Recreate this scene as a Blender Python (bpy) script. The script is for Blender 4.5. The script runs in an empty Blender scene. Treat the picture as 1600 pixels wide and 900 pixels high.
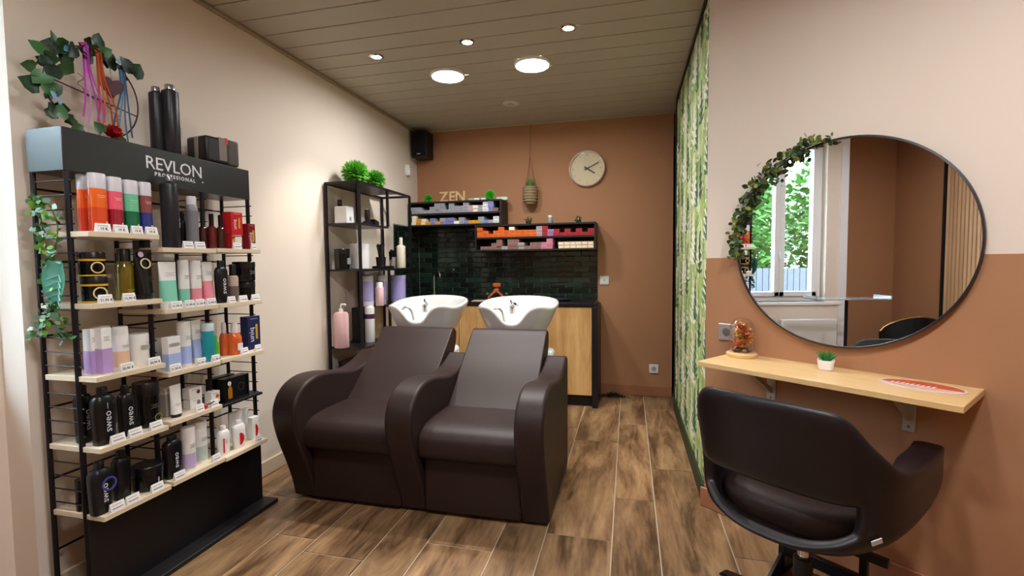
import bpy, math, random
import numpy as np
from mathutils import Vector, Matrix

random.seed(7)
S = bpy.context.scene
COL = S.collection
PI = math.pi

# ------------------------------------------------------------------ camera
F_PX, YAW, PITCH, ROLL, CAM_H = 747.2, .240036, .052796, -.009835, 1.25
def cam_axes():
    cy, sy, cp, sp = math.cos(YAW), math.sin(YAW), math.cos(PITCH), math.sin(PITCH)
    f = np.array([-sy*cp, cy*cp, -sp]); r = np.array([cy, sy, 0.]); u = np.cross(r, f)
    c, s = math.cos(ROLL), math.sin(ROLL)
    return np.array([c*r+s*u, -s*r+c*u, f])
CAMM = cam_axes()
CAMP = np.array([0., 0., CAM_H])
cd = bpy.data.cameras.new('camera'); cam = bpy.data.objects.new('camera', cd); COL.objects.link(cam)
cd.sensor_width = 36; cd.lens = F_PX/1600*36; cd.clip_start = .02
R, U, Fw = CAMM
cam.matrix_world = Matrix(((R[0], U[0], -Fw[0], 0), (R[1], U[1], -Fw[1], 0), (R[2], U[2], -Fw[2], CAM_H), (0, 0, 0, 1)))
S.camera = cam
def ray(px, py): return CAMM.T @ np.array([(px-800)/F_PX, -(py-450)/F_PX, 1.])
def on_x(px, py, X): d = ray(px, py); return CAMP + d*(X/d[0])
def on_y(px, py, Y): d = ray(px, py); return CAMP + d*(Y/d[1])
def on_z(px, py, Z): d = ray(px, py); return CAMP + d*((Z-CAM_H)/d[2])

# ------------------------------------------------------------------ world, exposure
S.view_settings.view_transform = 'Standard'; S.view_settings.look = 'None'
S.view_settings.gamma = 1; S.view_settings.use_curve_mapping = False
S.view_settings.exposure = 0.85
W = bpy.data.worlds.new('sky'); S.world = W; W.use_nodes = True
bg = W.node_tree.nodes['Background']; bg.inputs[0].default_value = (.64, .82, 1, 1); bg.inputs[1].default_value = 18.0
PANEL_E, SPOT_W, ROOM_E = 90.0, 30.0, 95.0

# ------------------------------------------------------------------ materials
def lin(h):
    if isinstance(h, tuple): return h
    h = h.lstrip('#'); o = []
    for i in (0, 2, 4):
        c = int(h[i:i+2], 16)/255
        o.append(c/12.92 if c <= .04045 else ((c+.055)/1.055)**2.4)
    return tuple(o)
_M = {}
def mat(col, rough=.5, metal=0, noise=0, nscale=8, bump=0, bscale=200, coat=0, trans=0, ior=1.45, stretch=(1, 1, 1), spec=.5, emit=0):
    key = (col, rough, metal, noise, nscale, bump, bscale, coat, trans, ior, stretch, spec, emit)
    if key in _M: return _M[key]
    m = bpy.data.materials.new('m_%03d' % len(_M)); m.use_nodes = True
    nt = m.node_tree; b = nt.nodes['Principled BSDF']; c = lin(col)
    b.inputs['Base Color'].default_value = (*c, 1); b.inputs['Roughness'].default_value = rough
    b.inputs['Metallic'].default_value = metal; b.inputs['Coat Weight'].default_value = coat
    b.inputs['Transmission Weight'].default_value = trans; b.inputs['IOR'].default_value = ior
    b.inputs['Specular IOR Level'].default_value = spec
    if emit:
        b.inputs['Emission Color'].default_value = (*c, 1); b.inputs['Emission Strength'].default_value = emit
    if noise or bump:
        tc = nt.nodes.new('ShaderNodeTexCoord'); mp = nt.nodes.new('ShaderNodeMapping'); mp.inputs['Scale'].default_value = stretch
        nt.links.new(tc.outputs['Object'], mp.inputs[0])
    if noise:
        n = nt.nodes.new('ShaderNodeTexNoise'); n.inputs['Scale'].default_value = nscale; n.inputs['Detail'].default_value = 6
        r = nt.nodes.new('ShaderNodeMix'); r.data_type = 'RGBA'
        r.inputs[6].default_value = (*[x*(1-noise) for x in c], 1); r.inputs[7].default_value = (*[min(1, x*(1+noise)) for x in c], 1)
        nt.links.new(mp.outputs[0], n.inputs['Vector']); nt.links.new(n.outputs['Fac'], r.inputs[0]); nt.links.new(r.outputs[2], b.inputs['Base Color'])
    if bump:
        n2 = nt.nodes.new('ShaderNodeTexNoise'); n2.inputs['Scale'].default_value = bscale; n2.inputs['Detail'].default_value = 3
        bp = nt.nodes.new('ShaderNodeBump'); bp.inputs['Strength'].default_value = bump; bp.inputs['Distance'].default_value = .002
        nt.links.new(mp.outputs[0], n2.inputs['Vector']); nt.links.new(n2.outputs['Fac'], bp.inputs['Height']); nt.links.new(bp.outputs[0], b.inputs['Normal'])
    _M[key] = m
    return m
def ramp(nt, stops):
    r = nt.nodes.new('ShaderNodeValToRGB'); e = r.color_ramp.elements
    while len(e) < len(stops): e.new(.5)
    for q, (p, c) in zip(e, stops): q.position = p; q.color = (*lin(c), 1)
    return r
def wood_mat(stops, grain=(9, .9, 9), rough=.4, per_object=True, bump=.15, fine=60, axis_dark=.35):
    m = bpy.data.materials.new('wood'); m.use_nodes = True; nt = m.node_tree; b = nt.nodes['Principled BSDF']; L = nt.links.new
    tc = nt.nodes.new('ShaderNodeTexCoord'); oi = nt.nodes.new('ShaderNodeObjectInfo')
    cmb = nt.nodes.new('ShaderNodeCombineXYZ')
    mul = nt.nodes.new('ShaderNodeMath'); mul.operation = 'MULTIPLY'; mul.inputs[1].default_value = 37.0 if per_object else 0
    L(oi.outputs['Random'], mul.inputs[0])
    for i in range(3): L(mul.outputs[0], cmb.inputs[i])
    add = nt.nodes.new('ShaderNodeVectorMath'); L(tc.outputs['Object'], add.inputs[0]); L(cmb.outputs[0], add.inputs[1])
    mp = nt.nodes.new('ShaderNodeMapping'); mp.inputs['Scale'].default_value = grain; L(add.outputs[0], mp.inputs[0])
    n1 = nt.nodes.new('ShaderNodeTexNoise'); n1.inputs['Scale'].default_value = 1.0; n1.inputs['Detail'].default_value = 9; n1.inputs['Roughness'].default_value = .62; n1.inputs['Distortion'].default_value = .9
    L(mp.outputs[0], n1.inputs['Vector'])
    mp2 = nt.nodes.new('ShaderNodeMapping'); mp2.inputs['Scale'].default_value = tuple(g*fine/9 for g in grain); L(add.outputs[0], mp2.inputs[0])
    n2 = nt.nodes.new('ShaderNodeTexNoise'); n2.inputs['Scale'].default_value = 1.0; n2.inputs['Detail'].default_value = 4; L(mp2.outputs[0], n2.inputs['Vector'])
    mx = nt.nodes.new('ShaderNodeMath'); mx.operation = 'MULTIPLY_ADD'; mx.inputs[1].default_value = .25; L(n2.outputs['Fac'], mx.inputs[0]); L(n1.outputs['Fac'], mx.inputs[2])
    sub = nt.nodes.new('ShaderNodeMath'); sub.operation = 'SUBTRACT'; sub.inputs[1].default_value = .125; L(mx.outputs[0], sub.inputs[0])
    r = ramp(nt, stops); L(sub.outputs[0], r.inputs[0])
    hs = nt.nodes.new('ShaderNodeHueSaturation'); L(r.outputs[0], hs.inputs['Color'])
    mr = nt.nodes.new('ShaderNodeMapRange'); mr.inputs['To Min'].default_value = 1-axis_dark; mr.inputs['To Max'].default_value = 1+axis_dark*.6
    L(oi.outputs['Random'], mr.inputs[0])
    if per_object: L(mr.outputs[0], hs.inputs['Value'])
    L(hs.outputs[0], b.inputs['Base Color'])
    b.inputs['Roughness'].default_value = rough
    bp = nt.nodes.new('ShaderNodeBump'); bp.inputs['Strength'].default_value = bump; bp.inputs['Distance'].default_value = .002
    L(n2.outputs['Fac'], bp.inputs['Height']); L(bp.outputs[0], b.inputs['Normal'])
    return m

BEIGE = mat('E6D8C8', .75, noise=.03, nscale=2, bump=.12, bscale=160)
BROWN = mat('AC7C58', .75, noise=.04, nscale=2, bump=.12, bscale=160)
BLACK = mat('121014', .45)
BLACK_METAL = mat('16131A', .4, metal=.3)
BLACK_GLOSS = mat('0E0D10', .16)
WHITE = mat('EDEDEA', .4)
WHITE_CER = mat('CBCBCA', .09, coat=.6)
CHROME = mat('D8D8DA', .12, metal=1)
STEEL = mat('B0ACA8', .3, metal=.9)
GLASS = mat('FFFFFF', .02, trans=1, ior=1.45)
def thin_glass(tint='FFFFFF', refl=.08):
    m = bpy.data.materials.new('thin_glass'); m.use_nodes = True; nt = m.node_tree; nt.nodes.remove(nt.nodes['Principled BSDF'])
    tr = nt.nodes.new('ShaderNodeBsdfTransparent'); tr.inputs[0].default_value = (*lin(tint), 1)
    gl = nt.nodes.new('ShaderNodeBsdfGlossy'); gl.inputs['Roughness'].default_value = .02
    lw = nt.nodes.new('ShaderNodeLayerWeight'); lw.inputs[0].default_value = .35
    mr = nt.nodes.new('ShaderNodeMapRange'); mr.inputs['To Min'].default_value = refl*.4; mr.inputs['To Max'].default_value = min(.7, refl*7)
    nt.links.new(lw.outputs['Facing'], mr.inputs[0])
    mx = nt.nodes.new('ShaderNodeMixShader'); nt.links.new(mr.outputs[0], mx.inputs[0]); nt.links.new(tr.outputs[0], mx.inputs[1]); nt.links.new(gl.outputs[0], mx.inputs[2])
    nt.links.new(mx.outputs[0], nt.nodes['Material Output'].inputs['Surface'])
    return m
THIN = thin_glass()
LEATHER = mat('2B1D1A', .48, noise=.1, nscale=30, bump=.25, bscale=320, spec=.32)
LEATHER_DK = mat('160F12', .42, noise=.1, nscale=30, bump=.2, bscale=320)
OAK = wood_mat([(.2, '84592E'), (.4, 'B98A52'), (.56, 'CDA268'), (.8, 'DDBA84')], grain=(9, 9, 1.1), per_object=False, rough=.5, bump=.06)
SHELF_WOOD = wood_mat([(0, 'C49A63'), (.45, 'DDB87F'), (1, 'E8CB98')], grain=(1.2, 9, 9), per_object=False, rough=.38, bump=.03)
PALE_WOOD = wood_mat([(0, 'CDB897'), (.5, 'DECDB0'), (1, 'E8DBC2')], grain=(9, 1, 9), per_object=False, rough=.55, bump=.03)
FLOOR_WOOD = wood_mat([(.16, '291C13'), (.38, '5A412A'), (.5, '846446'), (.62, '9F7F5A'), (.85, 'B89A74')], grain=(8, 1.4, 8), rough=.33, bump=.12, axis_dark=.22)

# ------------------------------------------------------------------ mesh helpers
class MB:
    def __init__(s): s.v = []; s.f = []
    def add(s, v, f):
        o = len(s.v); s.v += [tuple(p) for p in v]; s.f += [tuple(i+o for i in q) for q in f]; return s
    def box(s, x0, x1, y0, y1, z0, z1):
        return s.add([(x0, y0, z0), (x1, y0, z0), (x1, y1, z0), (x0, y1, z0), (x0, y0, z1), (x1, y0, z1), (x1, y1, z1), (x0, y1, z1)],
                     [(0, 3, 2, 1), (4, 5, 6, 7), (0, 1, 5, 4), (1, 2, 6, 5), (2, 3, 7, 6), (3, 0, 4, 7)])
    def rings(s, rs, close=True, cap0=True, cap1=True):
        n = len(rs[0]); v = [p for r in rs for p in r]; f = []
        for i in range(len(rs)-1):
            for j in range(n if close else n-1):
                k = (j+1) % n; f.append((i*n+j, i*n+k, (i+1)*n+k, (i+1)*n+j))
        if cap0: f.append(tuple(range(n-1, -1, -1)))
        if cap1: f.append(tuple(range((len(rs)-1)*n, len(rs)*n)))
        return s.add(v, f)
    def lathe(s, prof, n=20, c=(0, 0, 0), sy=1.0, e=2.0, cap0=True, cap1=True):
        rs = []
        for r, z in prof:
            ring = []
            for j in range(n):
                a = 2*PI*j/n; ca, sa = math.cos(a), math.sin(a)
                k = 1 if e == 2 else (abs(ca)**e+abs(sa)**e)**(-1/e)
                ring.append((c[0]+r*k*ca, c[1]+r*sy*k*sa, c[2]+z))
            rs.append(ring)
        return s.rings(rs, True, cap0, cap1)
    def loft(s, secs, n=20, e=2.0):
        rs = []
        for z, rx, ry in secs:
            ring = []
            for j in range(n):
                a = 2*PI*j/n; ca, sa = math.cos(a), math.sin(a)
                k = (abs(ca)**e+abs(sa)**e)**(-1/e)
                ring.append((rx*k*ca, ry*k*sa, z))
            rs.append(ring)
        return s.rings(rs)
    def tube(s, pts, r, n=8, caps=True):
        P = [Vector(p) for p in pts]; rs = []
        up = Vector((0, 0, 1)); prev = None
        for i, p in enumerate(P):
            t = (P[min(i+1, len(P)-1)]-P[max(i-1, 0)]).normalized()
            if prev is None:
                a = up.cross(t)
                if a.length < 1e-3: a = Vector((1, 0, 0)).cross(t)
                a.normalize()
            else:
                a = prev - t*prev.dot(t)
                if a.length < 1e-5: a = up.cross(t)
                a.normalize()
            prev = a; b = t.cross(a); rr = r[i] if isinstance(r, (list, tuple)) else r
            rs.append([tuple(p+a*math.cos(2*PI*j/n)*rr+b*math.sin(2*PI*j/n)*rr) for j in range(n)])
        return s.rings(rs, True, caps, caps)
    def prism(s, poly, x0, x1, ax='x'):
        n = len(poly)
        def P(u, w, x): return (x, u, w) if ax == 'x' else ((u, x, w) if ax == 'y' else (u, w, x))
        v = [P(u, w, x0) for u, w in poly]+[P(u, w, x1) for u, w in poly]
        f = [tuple(range(n)), tuple(range(2*n-1, n-1, -1))]+[(i, (i+1) % n+0, (i+1) % n+n, i+n) for i in range(n)]
        return s.add(v, f)
    def mesh(s, name='mesh', smooth=False, ang=.6):
        me = bpy.data.meshes.new(name); me.from_pydata(s.v, [], s.f); me.update()
        import bmesh
        bm = bmesh.new(); bm.from_mesh(me); bmesh.ops.recalc_face_normals(bm, faces=bm.faces); bm.to_mesh(me); bm.free()
        if smooth:
            me.polygons.foreach_set('use_smooth', [True]*len(me.polygons)); me.set_sharp_from_angle(angle=ang)
        return me
    def build(s, name, m, parent=None, smooth=False, bevel=0, seg=2, loc=(0, 0, 0), rot=(0, 0, 0), sub=0, ang=.6, kind=None):
        return obj(name, s.mesh(name, smooth or bevel > 0, ang), m, parent, loc, rot, bevel, seg, sub, kind)
def obj(name, me, m=None, parent=None, loc=(0, 0, 0), rot=(0, 0, 0), bevel=0, seg=2, sub=0, kind=None):
    o = bpy.data.objects.new(name, me); COL.objects.link(o)
    if m is not None and len(me.materials) == 0: me.materials.append(m)
    o.parent = parent; o.location = loc; o.rotation_euler = rot
    if bevel:
        b = o.modifiers.new('bevel', 'BEVEL'); b.width = bevel; b.segments = seg; b.limit_method = 'ANGLE'; b.angle_limit = .6; b.use_clamp_overlap = True
    if sub:
        q = o.modifiers.new('sub', 'SUBSURF'); q.levels = sub; q.render_levels = sub
    if kind: o['kind'] = kind
    return o
def tag(o, label, cat, group=None):
    o['label'] = label; o['category'] = cat
    if group: o['group'] = group
    return o
def thing(name, label, cat, loc=(0, 0, 0), rotz=0, group=None, rot=None):
    o = bpy.data.objects.new(name, None); COL.objects.link(o); o.empty_display_size = .05
    o.location = loc; o.rotation_euler = rot if rot else (0, 0, rotz)
    return tag(o, label, cat, group)
def struct(o): o['kind'] = 'structure'; return o
_T = {}
def text_mesh(txt, size, ext=.0004, align='CENTER', bold=0, space=1.0):
    k = (txt, size, ext, align, bold, space)
    if k in _T: return _T[k]
    c = bpy.data.curves.new('txt', 'FONT'); c.body = txt; c.size = size; c.extrude = ext; c.align_x = align; c.align_y = 'CENTER'; c.resolution_u = 2
    c.offset = bold; c.space_character = space
    o = bpy.data.objects.new('txt', c); COL.objects.link(o)
    dg = bpy.context.evaluated_depsgraph_get(); me = bpy.data.meshes.new_from_object(o.evaluated_get(dg))
    bpy.data.objects.remove(o); bpy.data.curves.remove(c); me.name = 'lettering'
    _T[k] = me
    return me
def text(txt, size, m, parent, loc, rot=(PI/2, 0, 0), name='lettering', **kw):
    me = text_mesh(txt, size, **kw).copy()
    me.materials.clear()
    return obj(name, me, m, parent, loc, rot)
def spline(pts, n=6, closed=False):
    P = [np.array(p, float) for p in pts]; N = len(P); out = []
    for i in range(N if closed else N-1):
        p0 = P[(i-1) % N] if closed or i > 0 else 2*P[0]-P[1]
        p1 = P[i]; p2 = P[(i+1) % N]
        p3 = P[(i+2) % N] if closed or i+2 < N else 2*P[-1]-P[-2]
        for k in range(n):
            t = k/n
            out.append(tuple(.5*((2*p1)+(p2-p0)*t+(2*p0-5*p1+4*p2-p3)*t*t+(3*p1-p0-3*p2+p3)*t**3)))
    if not closed: out.append(tuple(P[-1]))
    return out

# ================================================================== SETTING
XL, YB, ZC = -2.10, 4.56, 2.58
GROUT = mat('B3A28C', .8)
floor = struct(MB().box(-2.7, 3.2, -.8, 5.6, -.03, -.003).build('floor', GROUT))
plank_cache = {}
def plank(x0, x1, y0, y1):
    w, l = round(x1-x0-.004, 4), round(y1-y0-.004, 4)
    if l < .02 or w < .02: return
    if (w, l) not in plank_cache:
        m = MB(); e = .002
        m.add([(-w/2, -l/2, -.004), (w/2, -l/2, -.004), (w/2, l/2, -.004), (-w/2, l/2, -.004),
               (-w/2+e, -l/2+e, 0), (w/2-e, -l/2+e, 0), (w/2-e, l/2-e, 0), (-w/2+e, l/2-e, 0)],
              [(4, 5, 6, 7), (0, 1, 5, 4), (1, 2, 6, 5), (2, 3, 7, 6), (3, 0, 4, 7)])
        plank_cache[(w, l)] = m.mesh('plank'); plank_cache[(w, l)].materials.append(FLOOR_WOOD)
    obj('plank', plank_cache[(w, l)], None, floor, ((x0+x1)/2, (y0+y1)/2, 0))
xs = [-1.383, -1.087, -.878, -.573, -.370, -.070, .133, .436]
while xs[0] > -2.3: xs.insert(0, xs[0]-(.206 if abs((xs[1]-xs[0])-.2) > .06 else .3))
while xs[-1] < 2.2: xs.append(xs[-1]+(.206 if (xs[-1]-xs[-2]) > .26 else .3))
joints = {-.370: 2.125, -.070: 2.531, .133: 2.946, -1.383: 1.749, .436: 2.118}
for i in range(len(xs)-1):
    x0, x1 = xs[i], xs[i+1]
    j = next((v for k, v in joints.items() if abs(k-x0) < .01), None)
    if j is None: j = 2.157 if -1.95 < x0 < -1.8 else (.55+.43*i) % 1.2
    y = j-1.2*math.ceil((j+.8)/1.2)
    while y < YB:
        a, b = max(y, -.6), min(y+1.2, YB+.3)
        lim = YB if x0 < .3 else YB+.3
        if b > a: plank(x0, x1, a, min(b, lim))
        y += 1.2
# ceiling boards run along x
CEIL_M = mat('B4AB9A', .5, noise=.03, nscale=3)
ceiling = struct(MB().box(-2.7, 3.2, -.8, 5.6, ZC+.012, ZC+.08).build('ceiling', mat('958D80', .8)))
PITCHB = .171; y = 2.262-PITCHB*17
me_b = MB(); e = .003; l = 2.95; w = PITCHB-.004
me_b.add([(-l, -w/2, .012), (l, -w/2, .012), (l, w/2, .012), (-l, w/2, .012), (-l, -w/2+e, 0), (l, -w/2+e, 0), (l, w/2-e, 0), (-l, w/2-e, 0)],
         [(4, 7, 6, 5), (0, 4, 5, 1), (1, 5, 6, 2), (2, 6, 7, 3), (3, 7, 4, 0)])
me_b = me_b.mesh('ceiling_board'); me_b.materials.append(CEIL_M)
while y < 5.4:
    obj('ceiling_board', me_b, None, ceiling, (.25, y+PITCHB/2, ZC)); y += PITCHB
# left wall with window opening (y .43-1.23, z .82-2.25)
XW, YJ = -2.22, 1.235
WY0, WY1, WZ0, WZ1, WT = .36, 1.215, .82, 2.48, .26
m = MB()
m.box(XL-WT, XL, YJ, 4.8, 0, ZC)
wall_left = struct(m.build('wall_left', BEIGE))
struct(MB().box(XW-.2, XW, WY1, YJ, 0, ZC).box(XW-.2, XW, .16, WY0, 0, ZC).box(XW-.2, XW, WY0, WY1, 0, WZ0).box(XW-.2, XW, WY0, WY1, WZ1, ZC).build('wall_window', BEIGE))
wall_back = struct(MB().box(XL-.3, .385, YB, YB+.1, 0, ZC).build('wall_back', BROWN))
# partition with leaf wallpaper
def wallpaper_mat():
    m = bpy.data.materials.new('leaf_wallpaper'); m.use_nodes = True; nt = m.node_tree; b = nt.nodes['Principled BSDF']; L = nt.links.new
    b.inputs['Roughness'].default_value = .7
    tc = nt.nodes.new('ShaderNodeTexCoord'); sp = nt.nodes.new('ShaderNodeSeparateXYZ'); L(tc.outputs['Object'], sp.inputs[0])
    def M_(op, a, b_=0.0, c=None):
        n = nt.nodes.new('ShaderNodeMath'); n.operation = op
        for i, q in enumerate((a, b_) if c is None else (a, b_, c)):
            if isinstance(q, (int, float)): n.inputs[i].default_value = q
            else: L(q, n.inputs[i])
        return n.outputs[0]
    def noise(sy, sz, off, detail=3, dist=.3):
        mp = nt.nodes.new('ShaderNodeMapping'); mp.inputs['Scale'].default_value = (1, sy, sz); mp.inputs['Location'].default_value = (off, off, off); L(tc.outputs['Object'], mp.inputs[0])
        n = nt.nodes.new('ShaderNodeTexNoise'); n.inputs['Scale'].default_value = 1; n.inputs['Detail'].default_value = detail; n.inputs['Distortion'].default_value = dist; L(mp.outputs[0], n.inputs['Vector']); return n.outputs['Fac']
    def mixc(f, a, c):
        x = nt.nodes.new('ShaderNodeMix'); x.data_type = 'RGBA'; L(f, x.inputs[0]); L(a, x.inputs[6])
        if isinstance(c, str): x.inputs[7].default_value = (*lin(c), 1)
        else: L(c, x.inputs[7])
        return x.outputs[2]
    base = M_('ADD', M_('MULTIPLY', noise(20, 11, 1.7, 4), .5), M_('MULTIPLY', noise(5, 4.5, 5.2, 2), .5))
    r = ramp(nt, [(.36, 'ECE7D2'), (.43, 'DAD8B8'), (.49, 'BBC78C'), (.56, 'A0B76C'), (.66, '86A356')]); L(base, r.inputs[0]); cur = r.outputs[0]
    wob = M_('MULTIPLY', M_('SUBTRACT', noise(5, 6, 3.3, 2), .5), .10)
    yv, zv = M_('ADD', sp.outputs[1], wob), sp.outputs[2]
    def firs(py, pz, oy, oz, wid, freq, cola, colb, top=.8):
        nonlocal cur
        u = M_('ADD', M_('DIVIDE', yv, py), oy); col = M_('FLOOR', u); fy = M_('ABSOLUTE', M_('SUBTRACT', M_('FRACT', u), .5))
        fz = M_('FRACT', M_('ADD', M_('DIVIDE', zv, pz), M_('ADD', M_('MULTIPLY', col, .37), oz)))
        half = M_('MULTIPLY', M_('SUBTRACT', 1.0, M_('DIVIDE', fz, top)), wid)
        barb = M_('MULTIPLY', M_('SINE', M_('ADD', M_('MULTIPLY', zv, freq), M_('MULTIPLY', fy, -26.0))), .5)
        lim = M_('MULTIPLY', half, M_('ADD', .75, barb))
        k = M_('MULTIPLY', M_('LESS_THAN', fy, lim), M_('GREATER_THAN', fz, .04))
        rr = ramp(nt, [(.35, cola), (.65, colb)]); L(noise(10, 12, oy*7, 2), rr.inputs[0])
        cur = mixc(k, cur, rr.outputs[0])
        stem = M_('MULTIPLY', M_('LESS_THAN', fy, .035), M_('MULTIPLY', M_('LESS_THAN', fz, top), M_('GREATER_THAN', fz, .02))); cur = mixc(stem, cur, colb)
    firs(.26, .30, .2, .15, .36, 150, 'AABF7C', '7C9C56', .95)
    firs(.52, .36, .55, .4, .30, 120, 'F2EEDE', 'DEDCC6', .9)
    firs(.40, .33, .05, .7, .28, 140, '4C8A62', '1C5640', .8)
    firs(.60, .41, .8, .3, .16, 130, '55704E', '2C4A38', .6)
    firs(.47, .29, .33, .55, .15, 120, 'EFEBDA', 'C9D0A8', .6)
    L(cur, b.inputs['Base Color'])
    return m
PX, PY0, PY1 = .38, 2.546, 4.20
wall_part = struct(MB().box(PX, PX+.14, PY0+.03, PY1, 0, ZC).build('wall_partition', wallpaper_mat()))
DKGREEN = mat('26351F', .55)
struct(MB().box(PX-.012, PX, PY0+.012, PY1+.005, 0, .105).build('baseboard_partition', DKGREEN, bevel=.003))
struct(MB().box(PX-.01, PX+.002, PY0+.02, PY1, ZC-.03, ZC-.001).build('trim_1', mat('1A1712', .6)))
struct(MB().box(PX-.008, PX+.002, PY1-.012, PY1+.006, 0, ZC).build('trim_2', DKGREEN))
# angled wall with mirror : local frame  s (along wall), n (into room)
TH = math.radians(-39); W0 = Vector((.375, 2.55, 0)); TV = Vector((math.cos(TH), math.sin(TH), 0)); NV = Vector((TV.y, -TV.x, 0))
def wp(s, n, z): return W0+TV*s+NV*n+Vector((0, 0, z))
def wall_frame_obj(m, name, mt, **k):   # mesh given in (s, -n, z) local coords
    return m.build(name, mt, None, loc=W0, rot=(0, 0, TH), **k)
SPLIT = 1.263; WLEN = 3.3
wall_mirror = struct(wall_frame_obj(MB().box(0, WLEN, 0, .14, 0, SPLIT), 'wall_mirror', BROWN))
struct(wall_frame_obj(MB().box(0, WLEN, 0, .14, SPLIT, ZC), 'wall_mirror_upper', BEIGE))
struct(wall_frame_obj(MB().box(-.012, WLEN, -.014, -.0005, 0, .098), 'baseboard_mirror', mat('A5704F', .6), bevel=.004))
# behind the camera
wall_rear = struct(MB().box(-2.7, 3.1, -.72, -.6, 0, ZC).build('wall_rear', BROWN))
struct(MB().box(2.86, 3.0, -.72, .7, 0, ZC).build('wall_right', BEIGE))
struct(MB().box(-2.7, -2.6, -.72, .16, 0, ZC).build('wall_alcove', BROWN))
struct(MB().box(-2.7, XW-.2, .16, .22, 0, ZC).build('wall_alcove_side', BROWN))
struct(MB().box(XW-.004, XW+.012, .155, .23, .0, ZC-.01).build('trim_3', mat('E9E9EC', .5)))
# passage behind partition
struct(MB().box(1.4, 1.5, 2.0, 5.6, 0, ZC).build('wall_passage', mat('4A3222', .8)))
struct(MB().box(.385, 1.5, 5.45, 5.55, 0, ZC).build('wall_passage_end', mat('4A3222', .8)))
struct(MB().box(.33, .385, YB+.1, 5.5, 0, ZC).build('wall_passage_side', mat('5A3D2A', .8)))
d1 = struct(MB().box(.43, .47, YB+.12, YB+.6, 0, 1.02).build('door_1', mat('2A1A16', .5), bevel=.003))
struct(MB().box(.44, .46, YB+.14, YB+.6, 1.03, 2.1).build('door_2', mat('C9CCD8', .3)))
# baseboards
BB_L = mat('D8C6AC', .55)
struct(MB().box(XL, XL+.013, YJ+.001, 2.98, 0, .09).build('baseboard_left', BB_L, bevel=.004))
struct(MB().box(-.275, .385, YB-.013, YB, 0, .10).build('baseboard_back', mat('9C6948', .6), bevel=.004))
struct(MB().box(XL+.001, XL+.022, YJ+.02, YB-.002, ZC-.022, ZC-.001).build('trim_4', mat('A58E74', .6), bevel=.006))
struct(MB().box(XL+.02, .385, YB-.016, YB-.001, ZC-.016, ZC-.001).build('trim_5', mat('B9A98E', .6), bevel=.004))

# tiles
def tile_mesh(w, h):
    m = MB(); e = .004
    m.add([(-w/2, 0, -h/2), (w/2, 0, -h/2), (w/2, 0, h/2), (-w/2, 0, h/2), (-w/2, -.005, -h/2), (w/2, -.005, -h/2), (w/2, -.005, h/2), (-w/2, -.005, h/2),
           (-w/2+e, -.008, -h/2+e), (w/2-e, -.008, -h/2+e), (w/2-e, -.008, h/2-e), (-w/2+e, -.008, h/2-e)],
          [(8, 9, 10, 11), (4, 5, 9, 8), (5, 6, 10, 9), (6, 7, 11, 10), (7, 4, 8, 11), (0, 1, 5, 4), (1, 2, 6, 5), (2, 3, 7, 6), (3, 0, 4, 7)])
    return m.mesh('tile')
def tile_mat():
    m = mat('16231C', .12, coat=.3); nt = m.node_tree; b = nt.nodes['Principled BSDF']
    oi = nt.nodes.new('ShaderNodeObjectInfo'); r = ramp(nt, [(0, '0D1311'), (.5, '14211A'), (1, '1F352A')]); nt.links.new(oi.outputs['Random'], r.inputs[0]); nt.links.new(r.outputs[0], b.inputs['Base Color'])
    return m
TILE = tile_mat(); TW, THh = .152, .0505
TZ0, TZ1 = .905, 1.62
GR = mat('7E8782', .8)
MB().box(XL+.002, -.283, YB-.003, YB-.0005, TZ0-.05, TZ1).build('grout', GR, wall_back)
MB().box(XL+.0005, XL+.003, 4.02, YB-.002, TZ0-.05, TZ1).build('grout', GR, wall_left)
tcache = {}
def tile(parent, loc, w, h, rz=0):
    k = (round(w, 3), round(h, 3))
    if k not in tcache: tcache[k] = tile_mesh(w, h); tcache[k].materials.append(TILE)
    obj('tile', tcache[k], None, parent, loc, (random.uniform(-.008, .008), 0, rz+random.uniform(-.008, .008)))
row = 0; z = TZ0
while z < TZ1-.01:
    h = min(THh, TZ1-z)-.003
    x = -.285; first = True
    while x > XL+.012:
        w = TW/2 if (first and row % 2) else TW; first = False
        x0 = max(x-w, XL+.01)
        if x-x0 > .02: tile(wall_back, ((x+x0)/2, YB-.003, z+h/2), x-x0-.003, h)
        x = x0
    yy = YB-.012; first = True
    while yy > 4.02:
        w = TW/2 if (first and row % 2) else TW; first = False
        y0 = max(yy-w, 4.02)
        if yy-y0 > .02: tile(wall_left, (XL+.003, (yy+y0)/2, z+h/2), yy-y0-.003, h, PI/2)
        yy = y0
    z += THh; row += 1

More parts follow.
